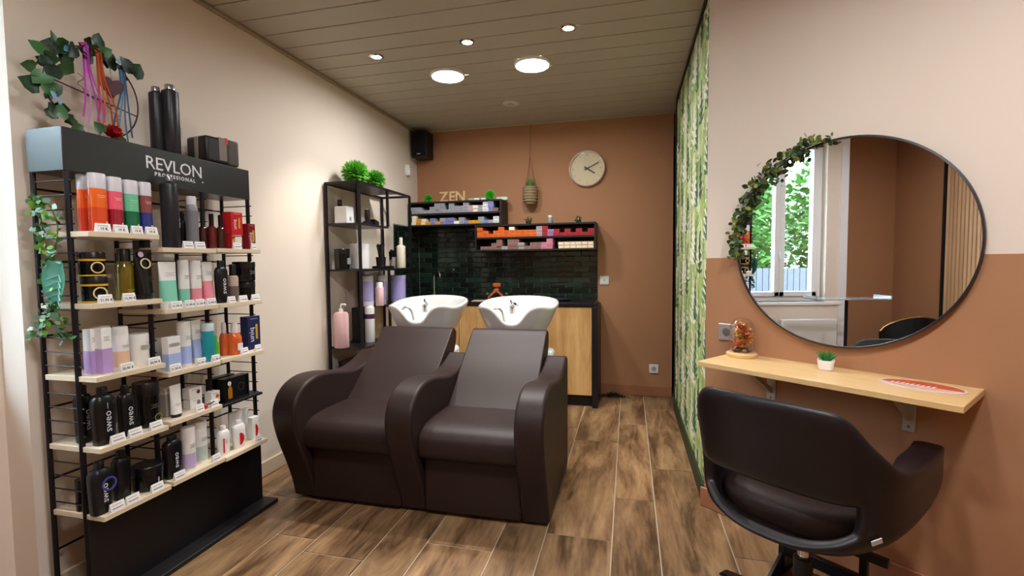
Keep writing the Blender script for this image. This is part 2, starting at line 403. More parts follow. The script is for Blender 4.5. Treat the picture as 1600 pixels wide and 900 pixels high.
# window, sill, radiator (seen in the mirror)
wm = mat('F0F0F0', .35)
win = struct(bpy.data.objects.new('window_1', None)); COL.objects.link(win); win.location = (XW-.12, 0, 0)
m = MB(); fw_ = .055
m.box(-.035, .035, WY0, WY0+fw_, WZ0, WZ1).box(-.035, .035, WY1-fw_, WY1, WZ0, WZ1).box(-.035, .035, WY0, WY1, WZ0, WZ0+fw_).box(-.035, .035, WY0, WY1, WZ1-fw_, WZ1)
m.build('frame', wm, win, bevel=.006)
ym = (WY0+WY1)/2
for a, b in ((WY0+fw_-.01, ym), (ym, WY1-fw_+.01)):
    m = MB(); q = .052
    m.box(-.02, .05, a, a+q, WZ0+.05, WZ1-.05).box(-.02, .05, b-q, b, WZ0+.05, WZ1-.05).box(-.02, .05, a, b, WZ0+.05, WZ0+.05+q).box(-.02, .05, a, b, WZ1-.05-q, WZ1-.05)
    sash = m.build('sash', wm, win, bevel=.006)
    MB().box(.008, .014, a+q-.005, b-q+.005, WZ0+.05+q-.005, WZ1-.05-q+.005).build('pane', THIN, sash)
MB().box(.05, .062, ym-.015, ym+.015, 1.28, 1.36).box(.062, .08, ym-.01, ym+.01, 1.26, 1.34).build('handle', wm, win, bevel=.004)
struct(MB().box(XW-.09, XW+.02, .20, 1.12, WZ0-.035, WZ0).build('trim_6', wm, bevel=.008))
rad = thing('radiator', 'white panel radiator under the window', 'radiator', (XW+.001, .56, .12))
MB().box(.03, .10, -.27, .28, .0, .53).build('panel', mat('E8E8E4', .4), rad, bevel=.012)
MB().box(0, .035, -.2, -.15, .1, .45).box(0, .035, .15, .2, .1, .45).build('bracket', wm, rad)
# slat panel on rear wall
SLAT = wood_mat([(0, 'A97F56'), (.5, 'CFA57A'), (1, 'DDB993')], grain=(9, 9, 1), per_object=True, rough=.55, bump=.05, axis_dark=.1)
pan = MB().box(-1.95, -.6, -.598, -.588, 0, ZC-.01).build('slat_panel', mat('17120F', .9)); tag(pan, 'vertical wooden slat panel on the brown wall by the black frame strip', 'wall panel')
sm = MB().box(-.0135, .0135, 0, .012, 0, ZC-.02).mesh('slat'); sm.materials.append(SLAT)
MB().box(-1.965, -1.945, -.598, -.57, 0, ZC-.01).build('edge_strip', mat('17120F', .7), pan)
for k in range(33): obj('slat', sm, None, pan, (-1.915+k*.04, -.588, .005))
# outside: garden fence and trees beyond the window
def leaf_cloud(n, rx, ry, rz, size, seed=1, drop=.35):
    rnd = random.Random(seed); v = []; f = []
    for _ in range(n):
        while True:
            p = Vector((rnd.uniform(-1, 1), rnd.uniform(-1, 1), rnd.uniform(-1, 1)))
            if drop < p.length < 1: break
        c = Vector((p.x*rx, p.y*ry, p.z*rz)); a = rnd.uniform(0, 6.28); t = rnd.uniform(-.8, .8); s_ = size*rnd.uniform(.6, 1.3)
        d = Vector((math.cos(a), math.sin(a), t)).normalized(); sd = d.cross(Vector((rnd.uniform(-.3, .3), rnd.uniform(-.3, .3), 1))).normalized()
        k = len(v); v += [c, c+d*s_*.5+sd*s_*.28, c+d*s_, c+d*s_*.5-sd*s_*.28]; f.append((k, k+1, k+2, k+3))
    m = MB(); m.add(v, f); return m
ground = struct(MB().box(-16, XW-.21, -8, 8, -.6, -.5).build('garden_ground', mat('2C3226', .9, noise=.3, nscale=3)))
fence = thing('garden_fence', 'grey board fence in the garden outside the window', 'fence', (-5.2, -1.6, -.5))
fm = MB().box(-.012, .012, -.045, .045, 0, 1.62).mesh('board'); fm.materials.append(mat('393D43', .8, noise=.15, nscale=6))
for k in range(62): obj('board', fm, None, fence, (0, -4.2+k*.1, 0))
for k, (x, y, r, c) in enumerate(((-7.6, .4, 1.9, '3F6B28'), (-7.6, -4.4, 1.9, '4E7D34'), (-12.6, -2.4, 2.3, '355C24'))):
    t = thing('garden_tree', ('bright green bushy tree behind the fence outside the window', 'pale green tree behind the fence', 'dark green tree at the fence end')[k], 'tree', (x, y, -.5))
    MB().tube([(0, 0, 0), (.05, 0, 1), (0, .05, 2.2)], [.14, .11, .06], 8).build('trunk', mat('5A4632', .9), t, smooth=True)
    leaf_cloud(13000, r, r*1.15, 2.3, .24, 3+k).build('crown', mat(c, .6), t, loc=(0, 0, 2.6), kind='stuff')

# ------------------------------------------------------------------ ceiling lamps
def disc_panel(x, y, label, group, e, r=.11):
    t = thing('ceiling_panel_light', label, 'ceiling light', (x, y, ZC), 0, group)
    MB().lathe([(r+.012, 0), (r+.012, -.012), (r, -.018), (r, -.006)], 40, cap0=False, cap1=False).build('rim', mat('F2F2F0', .4), t, smooth=True)
    MB().lathe([(r, -.006), (r, -.0062)], 40).build('diffuser', mat('FCFCFF', .5, emit=e), t)
disc_panel(-1.245, 3.245, 'large round glowing ceiling panel nearer the pale side wall', None, PANEL_E)
disc_panel(-.632, 3.215, 'large round glowing ceiling panel nearer the wallpapered partition', None, PANEL_E)
for x, y, q in ((-1.2, .5, .6), (-.2, .7, 1.0), (.75, .75, 1.5)):
    disc_panel(x, y, 'large round glowing ceiling panel above the front of the salon', 'ceiling panels over the front area', ROOM_E*q)
def spot(x, y, label, tilt=(0, 0)):
    t = thing('ceiling_spotlight', label, 'spotlight', (x, y, ZC), 0)
    MB().lathe([(.048, 0), (.048, -.005), (.034, -.009), (.030, -.004)], 28, cap0=False, cap1=False).build('rim', CHROME, t, smooth=True)
    MB().lathe([(.031, -.004), (.031, -.0042)], 24).build('lens', mat('FFF6E8', .4, emit=30), t)
    ld = bpy.data.lights.new('spot_lamp', 'SPOT'); ld.energy = SPOT_W; ld.color = (1, .94, .86); ld.spot_size = 1.5; ld.spot_blend = .6; ld.shadow_soft_size = .03
    lo = bpy.data.objects.new('lamp', ld); COL.objects.link(lo); lo.parent = t; lo.location = (0, 0, -.02)
spot(-1.577, 2.847, 'small recessed ceiling spotlight closest to the pale side wall')
spot(-.949, 2.804, 'small recessed ceiling spotlight between the two other spotlights')
spot(-.338, 2.788, 'small recessed ceiling spotlight closest to the wallpapered partition')
t = thing('ceiling_vent', 'white round air vent in the ceiling beyond the glowing panels', 'vent', (-.96, 3.95, ZC))
MB().lathe([(.066, 0), (.066, -.008), (.05, -.016), (.046, -.01)], 28, cap0=False).build('ring', mat('DDD6C6', .5), t, smooth=True)
MB().lathe([(.03, -.012), (.03, -.02), (.01, -.024)], 24).build('core', mat('C9C0AC', .5), t, smooth=True)

# ================================================================== DOUBLE WASH UNIT
wu = thing('wash_unit', 'double dark brown leather backwash seat with two white basins', 'wash unit', (0, 0, 0))
armp = [(2.165, .012), (2.145, .10), (2.105, .21), (2.055, .33), (2.022, .43), (2.015, .51), (2.045, .585), (2.11, .637), (2.21, .660), (2.33, .652), (2.46, .627), (2.57, .613), (2.68, .622), (2.78, .652), (2.86, .686)]
armc = spline(armp, 4)+[(2.885, .67), (2.88, .3), (2.865, .012)]
for x0, x1 in ((-1.75, -1.615), (-1.125, -.985), (-.495, -.36)):
    MB().prism(armc, x0, x1).build('armrest', LEATHER, wu, bevel=.016, seg=3, ang=.9)
for cx in (-1.37, -.74):
    hw = .252 if cx < -1 else .246
    seatp = spline([(2.64, .445), (2.45, .458), (2.25, .462), (2.15, .452), (2.095, .42), (2.08, .37), (2.09, .322), (2.115, .30)], 4)+[(2.64, .30)]
    MB().prism(seatp, cx-hw, cx+hw).build('seat', LEATHER, wu, bevel=.02, seg=3, ang=.9)
    MB().box(cx-hw, cx+hw, 2.15, 2.25, .02, .292).build('leg_rest_panel', LEATHER, wu, bevel=.012, seg=3)
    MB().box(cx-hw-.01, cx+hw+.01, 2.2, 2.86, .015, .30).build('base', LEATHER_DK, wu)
    bp_ = spline([(2.44, .43), (2.55, .51), (2.70, .635), (2.84, .745), (2.92, .812), (2.955, .828)], 4)+spline([(3.0, .80), (2.985, .72), (2.9, .60), (2.76, .46), (2.66, .40)], 4)
    MB().prism(bp_, cx-hw, cx+hw).build('backrest', LEATHER, wu, bevel=.022, seg=4, ang=.9)
    # pedestal behind the seat that carries the basin
    bx_, by_ = cx-(.035 if cx < -1 else 0), 3.215
    MB().loft([(.01, .2, .16), (.35, .185, .14), (.6, .17, .13), (.72, .16, .13)], 28, 3).build('basin_pedestal', WHITE, wu, smooth=True, loc=(bx_, by_, 0))
    MB().box(bx_-.23, bx_+.27, 2.98, 3.12, .45, .69).build('basin_bracket', WHITE, wu, bevel=.03, seg=3)
    # basin
    n = 72; rs = []
    def dirs(j):
        a = 2*PI*j/n; return a, math.cos(a), math.sin(a)
    def rim(a):
        d = ((a+PI/2+PI) % (2*PI))-PI          # 0 at the front notch
        g = math.exp(-(d/.34)**4)
        sh = math.exp(-((abs(d)-.62)/.26)**2)
        zz = .938+.068*(.5-.5*math.cos(d))-.085*g+.026*sh
        rad = 1-.06*g+.09*sh
        return zz, rad
    A, B = .272, .245
    def ring(scale, zf, inset=0.0, oy=0.0, flat=0.0):
        out = []
        for j in range(n):
            a, c, s_ = dirs(j); zz, rd = rim(a)
            rd = 1+(rd-1)*(1-flat)
            k = (abs(c)**2.5+abs(s_)**2.5)**(-1/2.5)
            out.append((bx_+(A-inset)*scale*rd*k*c, by_+oy+(B-inset)*scale*rd*k*s_, zf(zz)))
        return out
    rs.append(ring(.50, lambda z: .70, oy=-.03, flat=1)); rs.append(ring(.62, lambda z: .735, oy=-.03, flat=.8)); rs.append(ring(.80, lambda z: .735+(z-.735)*.35, oy=-.02, flat=.5))
    rs.append(ring(.92, lambda z: .735+(z-.735)*.66, oy=-.008, flat=.2)); rs.append(ring(.985, lambda z: z-.035)); rs.append(ring(1.015, lambda z: z-.018)); rs.append(ring(1.01, lambda z: z-.004))
    rs.append(ring(.985, lambda z: z+.004, inset=.004)); rs.append(ring(.955, lambda z: z, inset=.01)); rs.append(ring(.94, lambda z: z-.012, inset=.016))
    rs.append(ring(.90, lambda z: .78+(z-.78)*.7, inset=.02, flat=.3)); rs.append(ring(.80, lambda z: .78+(z-.78)*.35, inset=.02, flat=.6)); rs.append(ring(.6, lambda z: .785, flat=1)); rs.append(ring(.2, lambda z: .775, flat=1))
    bs = MB().rings(rs).build('basin', WHITE_CER, wu, smooth=True, ang=1.2, sub=1)
    tx = bx_-.06
    MB().lathe([(.02, 0), (.022, .05), (.018, .06)], 14, c=(tx, 3.27, .89)).tube([(tx, 3.27, .94), (tx+.02, 3.23, .965), (tx+.06, 3.17, .96)], .010, 8).tube([(tx, 3.27, .95), (tx-.02, 3.31, .98)], .007, 8).build('mixer_tap', CHROME, bs, smooth=True)
    MB().tube(spline([(tx-.10, 3.10, .85), (tx-.095, 3.09, .92), (tx-.06, 3.09, .945), (tx-.03, 3.10, .92), (tx-.02, 3.12, .85)], 5), .007, 8).build('shower_hose', STEEL, bs, smooth=True)
MB().box(-1.80, -1.74, 2.25, 2.33, .06, .10).build('lever', BLACK, wu, bevel=.008)
for x, y in ((-1.7, 2.24), (-.42, 2.24), (-1.7, 2.8), (-.42, 2.8)):
    MB().lathe([(.025, 0), (.025, .014)], 14, c=(x, y, 0)).build('foot', BLACK, wu)

# ================================================================== BACK COUNTER
CXR, CYF = -.283, 4.085
cab_top = MB().box(XL+.001, CXR, CYF-.01, YB-.012, .872, .902).build('worktop', mat('17151A', .35), bevel=.003); tag(cab_top, 'black worktop running under the green tiles', 'worktop')
bx = XL+.003; ws = [(-2.095, -1.50), (-1.50, -.905), (-.905, CXR-.02)]
for i, (a, b) in enumerate(ws):
    t = thing('base_cabinet', ('oak fronted base cabinet against the pale side wall', 'middle oak fronted base cabinet behind the basins', 'oak fronted base cabinet beside the black end panel')[i], 'cabinet', ((a+b)/2, CYF, 0))
    w = (b-a)/2-.001
    MB().box(-w, w, .02, .45, .10, .868).build('body', BLACK, t)
    MB().box(-w, w, .05, .45, 0, .10).build('plinth', BLACK, t)
    MB().box(-w+.002, w-.002, 0, .019, .105, .864).build('door', OAK, t, bevel=.002)
ep = MB().box(CXR-.02, CXR+.028, CYF-.01, YB-.015, 0.0, .871).build('end_panel', BLACK, bevel=.002); tag(ep, 'black end panel closing the counter beside the brown wall', 'panel')
# tap
t = thing('kitchen_tap', 'tall chrome gooseneck tap on the black worktop', 'tap', (-1.87, 4.40, .902))
MB().lathe([(.026, 0), (.026, .01), (.018, .02), (.018, .07)], 16).build('base', CHROME, t, smooth=True)
MB().tube(spline([(0, 0, .06), (0, 0, .22), (.02, -.02, .27), (.06, -.05, .28), (.09, -.07, .25), (.098, -.075, .21)], 6), .011, 10).build('spout', CHROME, t, smooth=True)
MB().tube([(.015, 0, .055), (.05, -.01, .075), (.11, -.03, .10)], [.012, .008, .006], 8).build('lever', CHROME, t, smooth=True)
# counter things
t = thing('tent_ornament', 'orange tent-shaped folded ornament on the black worktop', 'ornament', (-1.225, 4.40, .902))
for s_ in (-1, 1):
    MB().prism([(0, .075), (s_*.085, .0), (s_*.085, .022), (s_*.02, .10), (0, .105)], -.03, .03, 'y').build('side_panel', mat('C8693A', .6, noise=.25, nscale=25), t, bevel=.003)
    MB().prism([(s_*.022, .085), (s_*.078, .034), (s_*.078, .042), (s_*.026, .094)], -.031, .031, 'y').build('stripe', mat('2A1510', .6), t)
    MB().lathe([(.0, 0), (.018, .008), (.012, .02), (0, .026)], 8, c=(s_*.095, 0, .04)).build('tuft', mat('5E6B2A', .7), t, smooth=True)
MB().box(-.04, .04, -.02, .02, .115, .155).build('top_block', mat('C05A2A', .6), t, bevel=.01)
MB().tube([(0, 0, .10), (0, 0, .12)], .02, 10).build('neck', mat('6E3018', .6), t)
o = MB().box(-.11, .11, -.07, .07, 0, .006).build('flat_leaflet', mat('BFAE8C', .6), loc=(-1.28, 4.18, .903), rot=(0, 0, .1)); tag(o, 'cream leaflet lying on the black worktop', 'leaflet')
o = MB().lathe([(.14, 0), (.165, .012), (.16, .016), (.13, .006)], 32, sy=.6).build('dark_tray', mat('2B2033', .35), smooth=True, loc=(-.66, 4.33, .903)); tag(o, 'dark purple oval tray on the black worktop', 'tray')

# ================================================================== WALL SHELF BOXES WITH COLOUR BOXES
def wall_box(x0, x1, z0, z1, label, y0=4.31):
    t = thing('wall_shelf_box', label, 'shelf', ((x0+x1)/2, YB, z0)); w = (x1-x0)/2; h = z1-z0; d = YB-y0; q = .016
    sm = mat('1B1517', .5)
    MB().box(-w, w, -d, -.001, h-q, h).build('top_board', sm, t, bevel=.001); MB().box(-w, w, -d, -.001, 0, q).build('bottom_board', sm, t, bevel=.001)
    MB().box(-w, -w+q, -d, -.001, q, h-q).build('side_board', sm, t, bevel=.001); MB().box(w-q, w, -d, -.001, q, h-q).build('side_board', sm, t, bevel=.001)
    MB().box(-w+q, w-q, -d+.01, -.004, h/2-q/2, h/2+q/2).build('shelf_board', sm, t); MB().box(-w+q, w-q, -.006, -.001, q, h-q).build('back_board', mat('151113', .6), t)
    return z0+q, z0+h/2+q/2
U1 = wall_box(-2.085, -1.15, 1.607, 1.842, 'black two-row wall shelf under the ZEN letters, over the tap')
U2 = wall_box(-1.41, -.285, 1.358, 1.606, 'black two-row wall shelf beside the brown wall, lower of the two')
CB = {'silver': ('A9ADB6', 'silver grey'), 'yellow': ('E9A92C', 'yellow'), 'cream': ('E3D9B0', 'cream and yellow'), 'blue': ('8E93CC', 'periwinkle blue'), 'white': ('EDEDEA', 'white'), 'rose': ('D9B6BC', 'pale pink'),
      'orange': ('EE7326', 'orange'), 'red': ('B3242E', 'red'), 'mauve': ('9C766C', 'mauve brown'), 'pink': ('E58FA6', 'pink'), 'gold': ('DDBB7C', 'gold and white'), 'lilac': ('B08CBC', 'lilac'), 'grey': ('B7B4B4', 'light grey')}
CBM = {}
for k, (c, _) in CB.items():
    me = MB().box(-.027, .027, -.085, .085, 0, .0300).mesh('colour_box'); me.materials.append(mat(c, .5, noise=.05, nscale=40)); CBM[k] = me
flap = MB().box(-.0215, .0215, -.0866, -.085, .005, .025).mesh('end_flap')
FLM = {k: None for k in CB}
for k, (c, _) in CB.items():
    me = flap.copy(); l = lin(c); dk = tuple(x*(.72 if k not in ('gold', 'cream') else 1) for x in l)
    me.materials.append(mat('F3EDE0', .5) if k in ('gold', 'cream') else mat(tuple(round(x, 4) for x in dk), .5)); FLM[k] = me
def colour_box(k, x, z, where, li, y=4.315):
    up = z > 1.61
    near = (('by the side wall' if x < -1.8 else 'below the ZEN letters' if x < -1.52 else 'below the pale packs') if up else ('under the other shelf box' if x < -1.13 else 'mid shelf' if x < -.7 else 'by the clock end'))
    lay = ('in bottom layer', 'in second layer', 'stacked third high')[li]
    where = '%s %s' % (where, near)
    o = obj('colour_box', CBM[k], None, None, (x, y+.09+random.uniform(-.006, .006), z), (0, 0, random.uniform(-.03, .03)))
    tag(o, '%s colour box %s %s' % (CB[k][1], lay, where), 'box', '%s boxes %s, %s' % (CB[k][1], where, lay))
    f = obj('end_flap', FLM[k], None, o)
def boxes(x0, x1, zb, layers, where, n):
    p = (x1-x0)/n
    for li, runs in enumerate(layers):          # each run: colour, first column, how many
        for colour, first, many in runs:
            for i in range(first, first+many): colour_box(colour, x0+p*(i+.5), zb+li*.0304, where, li)
boxes(-2.055, -1.185, U1[1], [
    [('silver', 0, 12), ('rose', 12, 1), ('cream', 13, 1), ('silver', 14, 1), ('white', 15, 1), ('blue', 16, 1), ('mauve', 17, 1)],
    [('silver', 0, 2), ('silver', 4, 3), ('silver', 8, 4), ('rose', 12, 1), ('cream', 13, 1), ('silver', 14, 1), ('white', 15, 1), ('blue', 16, 1)],
    [('silver', 5, 2), ('silver', 8, 1), ('silver', 11, 1), ('white', 15, 1), ('blue', 16, 1)]], 'of the top row', 18)
boxes(-2.055, -1.18, U1[0], [
    [('cream', 0, 1), ('yellow', 1, 1), ('cream', 2, 1), ('yellow', 3, 1), ('blue', 4, 1), ('yellow', 5, 1), ('blue', 6, 3), ('cream', 9, 1), ('silver', 10, 1), ('blue', 11, 1), ('yellow', 12, 2), ('silver', 14, 1), ('blue', 15, 1), ('grey', 16, 1), ('white', 17, 1)],
    [('cream', 0, 1), ('yellow', 1, 1), ('cream', 2, 1), ('blue', 4, 1), ('grey', 6, 1), ('blue', 7, 2), ('silver', 10, 1), ('silver', 14, 1), ('white', 17, 1)],
    [('cream', 0, 1)]], 'over the tap', 18)
boxes(-1.388, -.305, U2[1], [
    [('orange', 0, 11), ('grey', 11, 1), ('red', 12, 1), ('lilac', 13, 1), ('red', 14, 7)],
    [('orange', 0, 2), ('orange', 3, 8), ('grey', 11, 1), ('red', 12, 1), ('lilac', 13, 1), ('red', 14, 1), ('red', 16, 1), ('red', 18, 1), ('red', 20, 1)],
    [('orange', 0, 1), ('orange', 4, 1), ('cream', 6, 1), ('grey', 11, 1), ('red', 12, 1)]], 'of the orange row', 21)
boxes(-1.36, -.305, U2[0], [
    [('mauve', 0, 4), ('grey', 4, 1), ('mauve', 5, 2), ('grey', 7, 1), ('mauve', 8, 3), ('pink', 11, 2), ('gold', 14, 6)],
    [('mauve', 2, 2), ('mauve', 5, 2), ('grey', 7, 1), ('mauve', 9, 2), ('pink', 11, 2), ('gold', 14, 6)],
    [('mauve', 3, 1), ('mauve', 5, 2), ('pink', 12, 1)]], 'of the mauve row', 20)
# things on the wall shelves
ZW = wood_mat([(0, 'C29A6B'), (1, 'E0C196')], per_object=False, rough=.6, bump=.02)
zt = thing('wooden_letters', 'pale wooden letters spelling ZEN on the upper wall shelf', 'letters', (-1.655, 4.38, 1.842))
for i, ch in enumerate('ZEN'):
    me = text_mesh(ch, .135, ext=.012, bold=.003).copy(); me.materials.clear(); zs = min(v.co.y for v in me.vertices)
    obj('letter', me, ZW, zt, ((i-1)*.085, 0, -zs), (PI/2, 0, 0))
MB().box(-.14, .14, .0, .05, 0, .006).build('base', ZW, zt)
def grass_ball(loc, r, label, col='57B52C', n=260, pot=False, group=None, blade=.35):
    t = thing('grass_ball', label, 'plant', loc, 0, group)
    rnd = random.Random(int(loc[0]*1000)); m = MB()
    for _ in range(n*3):
        d = Vector((rnd.gauss(0, 1), rnd.gauss(0, 1), rnd.gauss(.25, .9))).normalized(); b0 = d*r*.55; tip = d*r*rnd.uniform(.9, 1.12)+Vector((rnd.uniform(-1, 1), rnd.uniform(-1, 1), rnd.uniform(-1, .3)))*r*.12
        sd = d.cross(Vector((rnd.uniform(-1, 1), rnd.uniform(-1, 1), rnd.uniform(-1, 1)))).normalized()*r*blade*.14; mid = (b0+tip)/2
        m.add([b0-sd*.5, b0+sd*.5, mid+sd, tip, mid-sd], [(0, 1, 2, 4), (4, 2, 3)])
    m.build('foliage', mat(col, .55, noise=.3, nscale=60), t, loc=(0, 0, r*.92), kind='stuff')
    MB().lathe([(.0, -r*.6), (r*.5, -r*.35), (r*.66, 0), (r*.5, r*.45), (0, r*.62)], 14).build('core', mat('2E6B1B', .8), t, smooth=True, loc=(0, 0, r*.92))
    return t
grass_ball((-1.90, 4.37, 1.842), .042, 'small bright green ball plant beside the speaker corner', '3FD02A', 200)
grass_ball((-1.275, 4.37, 1.842), .050, 'bright green ball plant among pale green packs', '3FD02A', 220)
for i, (x, c, l) in enumerate(((-1.475, '9FC7A2', 'mint green'), (-1.42, 'E9EFE6', 'white'), (-1.35, 'DDEBDD', 'white mint'), (-1.20, 'B9D8BC', 'pale green'), (-1.15, 'C6DEC8', 'light green'))):
    o = MB().box(-.027, .027, -.05, .05, 0, .03).build('flat_pack', mat(c, .5), bevel=.003, loc=(x, 4.45, 1.842), rot=(0, 0, .05*i)); tag(o, '%s flat pack lying on the upper wall shelf' % l, 'pack', 'packs on the upper wall shelf')
for x, kind in ((-.915, 0), (-.71, 1), (-.45, 2)):
    if kind == 1:
        t = thing('small_jar', 'small grey and white glass jar on the lower wall shelf', 'jar', (x, 4.42, 1.606))
        MB().lathe([(.022, 0), (.026, .01), (.026, .05), (.02, .06)], 18).build('jar_body', mat('8E9490', .25), t, smooth=True); MB().lathe([(.02, .06), (.02, .078), (.012, .08)], 18).build('lid', mat('E6E6E0', .4), t, smooth=True)
    else:
        t = thing('potted_succulent', ('tiny succulent in clear pot nearest the hanging basket', '', 'tiny succulent in clear pot under the wall clock')[kind], 'plant', (x, 4.42, 1.606))
        MB().lathe([(.018, 0), (.024, .012), (.026, .03), (.022, .034)], 16).build('pot', mat('2B3A22', .3), t, smooth=True)
        leaf_cloud(40, .026, .026, .02, .028, 5+kind, .1).build('leaves', mat('3F7A2C', .6), t, loc=(0, 0, .042), kind='stuff')
        MB().lathe([(.028, .0), (.03, .03), (.024, .055), (.008, .072), (0, .075)], 18, cap0=False).build('glass_dome', THIN, t, smooth=True)

# ================================================================== BACK WALL THINGS
t = thing('wall_clock', 'round cream wall clock with a pale rim on the brown wall', 'clock', (-.382, YB, 2.118))
MB().lathe([(.165, 0), (.168, .03), (.160, .042), (.150, .036), (.150, .02)], 56).build('rim', mat('D9C0AE', .45), t, smooth=True, rot=(PI/2, 0, 0))
MB().lathe([(.151, .018), (.151, .021)], 56).build('dial', mat('E6D9B4', .5), t, rot=(PI/2, 0, 0))
mk = MB()
for k in range(12):
    a = PI/2-k*PI/6; r0 = .118; L_ = .022 if k % 3 == 0 else .015
    c, s_ = math.cos(a), math.sin(a); wd = .004
    mk.add([(c*r0-s_*wd, -.0225, s_*r0+c*wd), (c*r0+s_*wd, -.0225, s_*r0-c*wd), (c*(r0+L_)+s_*wd, -.0225, s_*(r0+L_)-c*wd), (c*(r0+L_)-s_*wd, -.0225, s_*(r0+L_)+c*wd)], [(0, 1, 2, 3)])
mk.build('hour_marks', mat('C9B98F', .6), t)
for ln, a, wd in ((.12, math.radians(25), .004), (.085, math.radians(-33), .0055)):
    c, s_ = math.cos(a), math.sin(a)
    MB().box(-.03, ln, -.0285, -.0265, -wd, wd).build('hand', mat('4A3A30', .5), t, rot=(0, -a, 0))
MB().lathe([(.008, .02), (.008, .031)], 12).build('hub', mat('4A3A30', .5), t, rot=(PI/2, 0, 0))
MB().lathe([(.150, .033), (.150, .035)], 48).build('glass', THIN, t, rot=(PI/2, 0, 0))
# hanging basket
t = thing('hanging_basket', 'woven hanging basket with green grass on a jute cord', 'hanging plant', (-.911, YB-.075, 1.83))
BK = mat('8E7B5A', .85, noise=.35, nscale=60, bump=.6, bscale=90)
MB().lathe([(.0, -.03), (.05, -.028), (.064, .02), (.066, .07), (.068, .135), (.06, .135), (.058, .07), (.0, .03)], 24).build('basket', BK, t, smooth=True)
for k in range(6): MB().tube([(.067*math.cos(a)*(1.0 if k else .95), .067*math.sin(a), .0+k*.026) for a in [i*2*PI/24 for i in range(25)]], .005, 6).build('weave_band', mat('9E8A66', .85), t, smooth=True)
cord = mat('7A5B40', .9)
for a in (0, 2.1, 4.2):
    MB().tube([(.06*math.cos(a), .06*math.sin(a), .12), (0, 0, .42)], .0025, 5).build('cord', cord, t)
MB().tube([(0, 0, .42), (0, .03, .62), (0, .068, .745)], .003, 5).build('cord', cord, t)
MB().tube([(0, .073, .745), (0, .05, .75)], .006, 6).build('hook', STEEL, t)
rnd = random.Random(4); m = MB()
for _ in range(130):
    a = rnd.uniform(0, 6.28); r = rnd.uniform(0, .05); lean = rnd.uniform(0, .02); b0 = Vector((r*math.cos(a), r*math.sin(a), .10)); tp = b0+Vector((lean*math.cos(a), lean*math.sin(a), rnd.uniform(.07, .13))); sd = Vector((-math.sin(a), math.cos(a), 0))*.005
    m.add([b0-sd, b0+sd, tp], [(0, 1, 2)])
m.build('grass', mat('4C7F2E', .6, noise=.3, nscale=50), t, kind='stuff')
def socket(name, label, x, z, m_, wall='back', switch=False):
    t = thing(name, label, 'socket' if not switch else 'switch', (x, YB, z)) if wall == 'back' else thing(name, label, 'socket', wp(x, 0, z), TH)
    MB().box(-.042, .042, -.010, -.0005, -.041, .041).build('plate', m_, t, bevel=.004)
    if switch: MB().box(-.028, .028, -.014, -.010, -.028, .028).build('rocker', m_, t, bevel=.003); MB().box(-.008, .008, -.0146, -.014, -.008, .008).build('mark', mat('9AA0A0', .5), t)
    else:
        MB().lathe([(.021, .0102), (.021, .0106), (.019, .0106), (.019, .0102)], 28, cap0=False, cap1=False).build('ring', mat('77706A', .5), t, rot=(PI/2, 0, 0))
        MB().lathe([(.018, .0102), (.018, .0105)], 24).build('well', mat('5F5650' if wall != 'back' else 'A8A6A2', .6), t, rot=(PI/2, 0, 0))
        MB().lathe([(.0025, .0106), (.0025, .018)], 8, c=(0, -.008, 0)).build('earth_pin', STEEL, t, rot=(PI/2, 0, 0))
    return t
socket('wall_socket', 'white wall socket low on the brown wall', .226, .259, mat('E9E4DA', .4))
socket('light_switch', 'white square switch beside the tiled splashback', -.223, 1.077, mat('E4E2DC', .4), switch=True)
socket('wall_socket', 'brushed steel wall socket beside the glass dome', .113, .905, mat('B4AAA6', .35, metal=.6), wall='m')
# speaker, alarm sensor
t = thing('wall_speaker', 'black speaker mounted high in the corner', 'speaker', (-1.99, 4.46, 2.285))
MB().box(-.078, .082, -.09, .08, 0, .255).build('cabinet', mat('131217', .5), t, bevel=.008)
MB().box(-.068, .072, -.097, -.09, .012, .243).build('grille', mat('0C0B0E', .9, bump=.5, bscale=500), t, bevel=.006)
MB().box(-.018, .018, -.0985, -.097, .028, .036).build('badge', mat('C9C9CC', .3), t)
MB().box(-.02, .02, .08, .099, .1, .16).build('bracket', BLACK, t)
t = thing('alarm_sensor', 'white rounded alarm sensor on the pale side wall', 'sensor', (XL, 4.318, 2.156))
MB().loft([(0, .030, .056), (.028, .030, .056), (.042, .022, .046)], 28, 3).build('housing', mat('EFEDE8', .4), t, smooth=True, rot=(0, PI/2, 0), loc=(.0, 0, 0)).rotation_euler = (PI/2, 0, PI/2)
MB().loft([(.040, .016, .020), (.046, .012, .014)], 18).build('lens', mat('DDDDE0', .2), t, smooth=True, loc=(0, 0, -.016)).rotation_euler = (PI/2, 0, PI/2)
MB().lathe([(.006, .041), (.006, .044)], 12).build('eye', mat('44444C', .3), t, loc=(0, 0, .03)).rotation_euler = (PI/2, 0, PI/2)
# hair clippings on the floor
rnd = random.Random(9); m = MB()
for _ in range(260):
    x, y = rnd.gauss(-.14, .06), rnd.gauss(4.47, .03); a = rnd.uniform(0, 6.28); l_ = rnd.uniform(.01, .03); h = max(0, .035-abs(x+.14)*.3)*rnd.random()
    x = min(max(x, -.245), .05); y = min(y, 4.53)
    m.tube([(x, y, .002+h), (x+l_*.5*math.cos(a), y+l_*.5*math.sin(a)*.6, .008+h), (x+l_*math.cos(a), y+l_*math.sin(a)*.6, .002+h*.6)], .0016, 3)
o = m.build('hair_clippings', mat('140E0E', .6), kind='stuff'); tag(o, 'small heap of dark hair clippings swept beside the counter', 'hair')

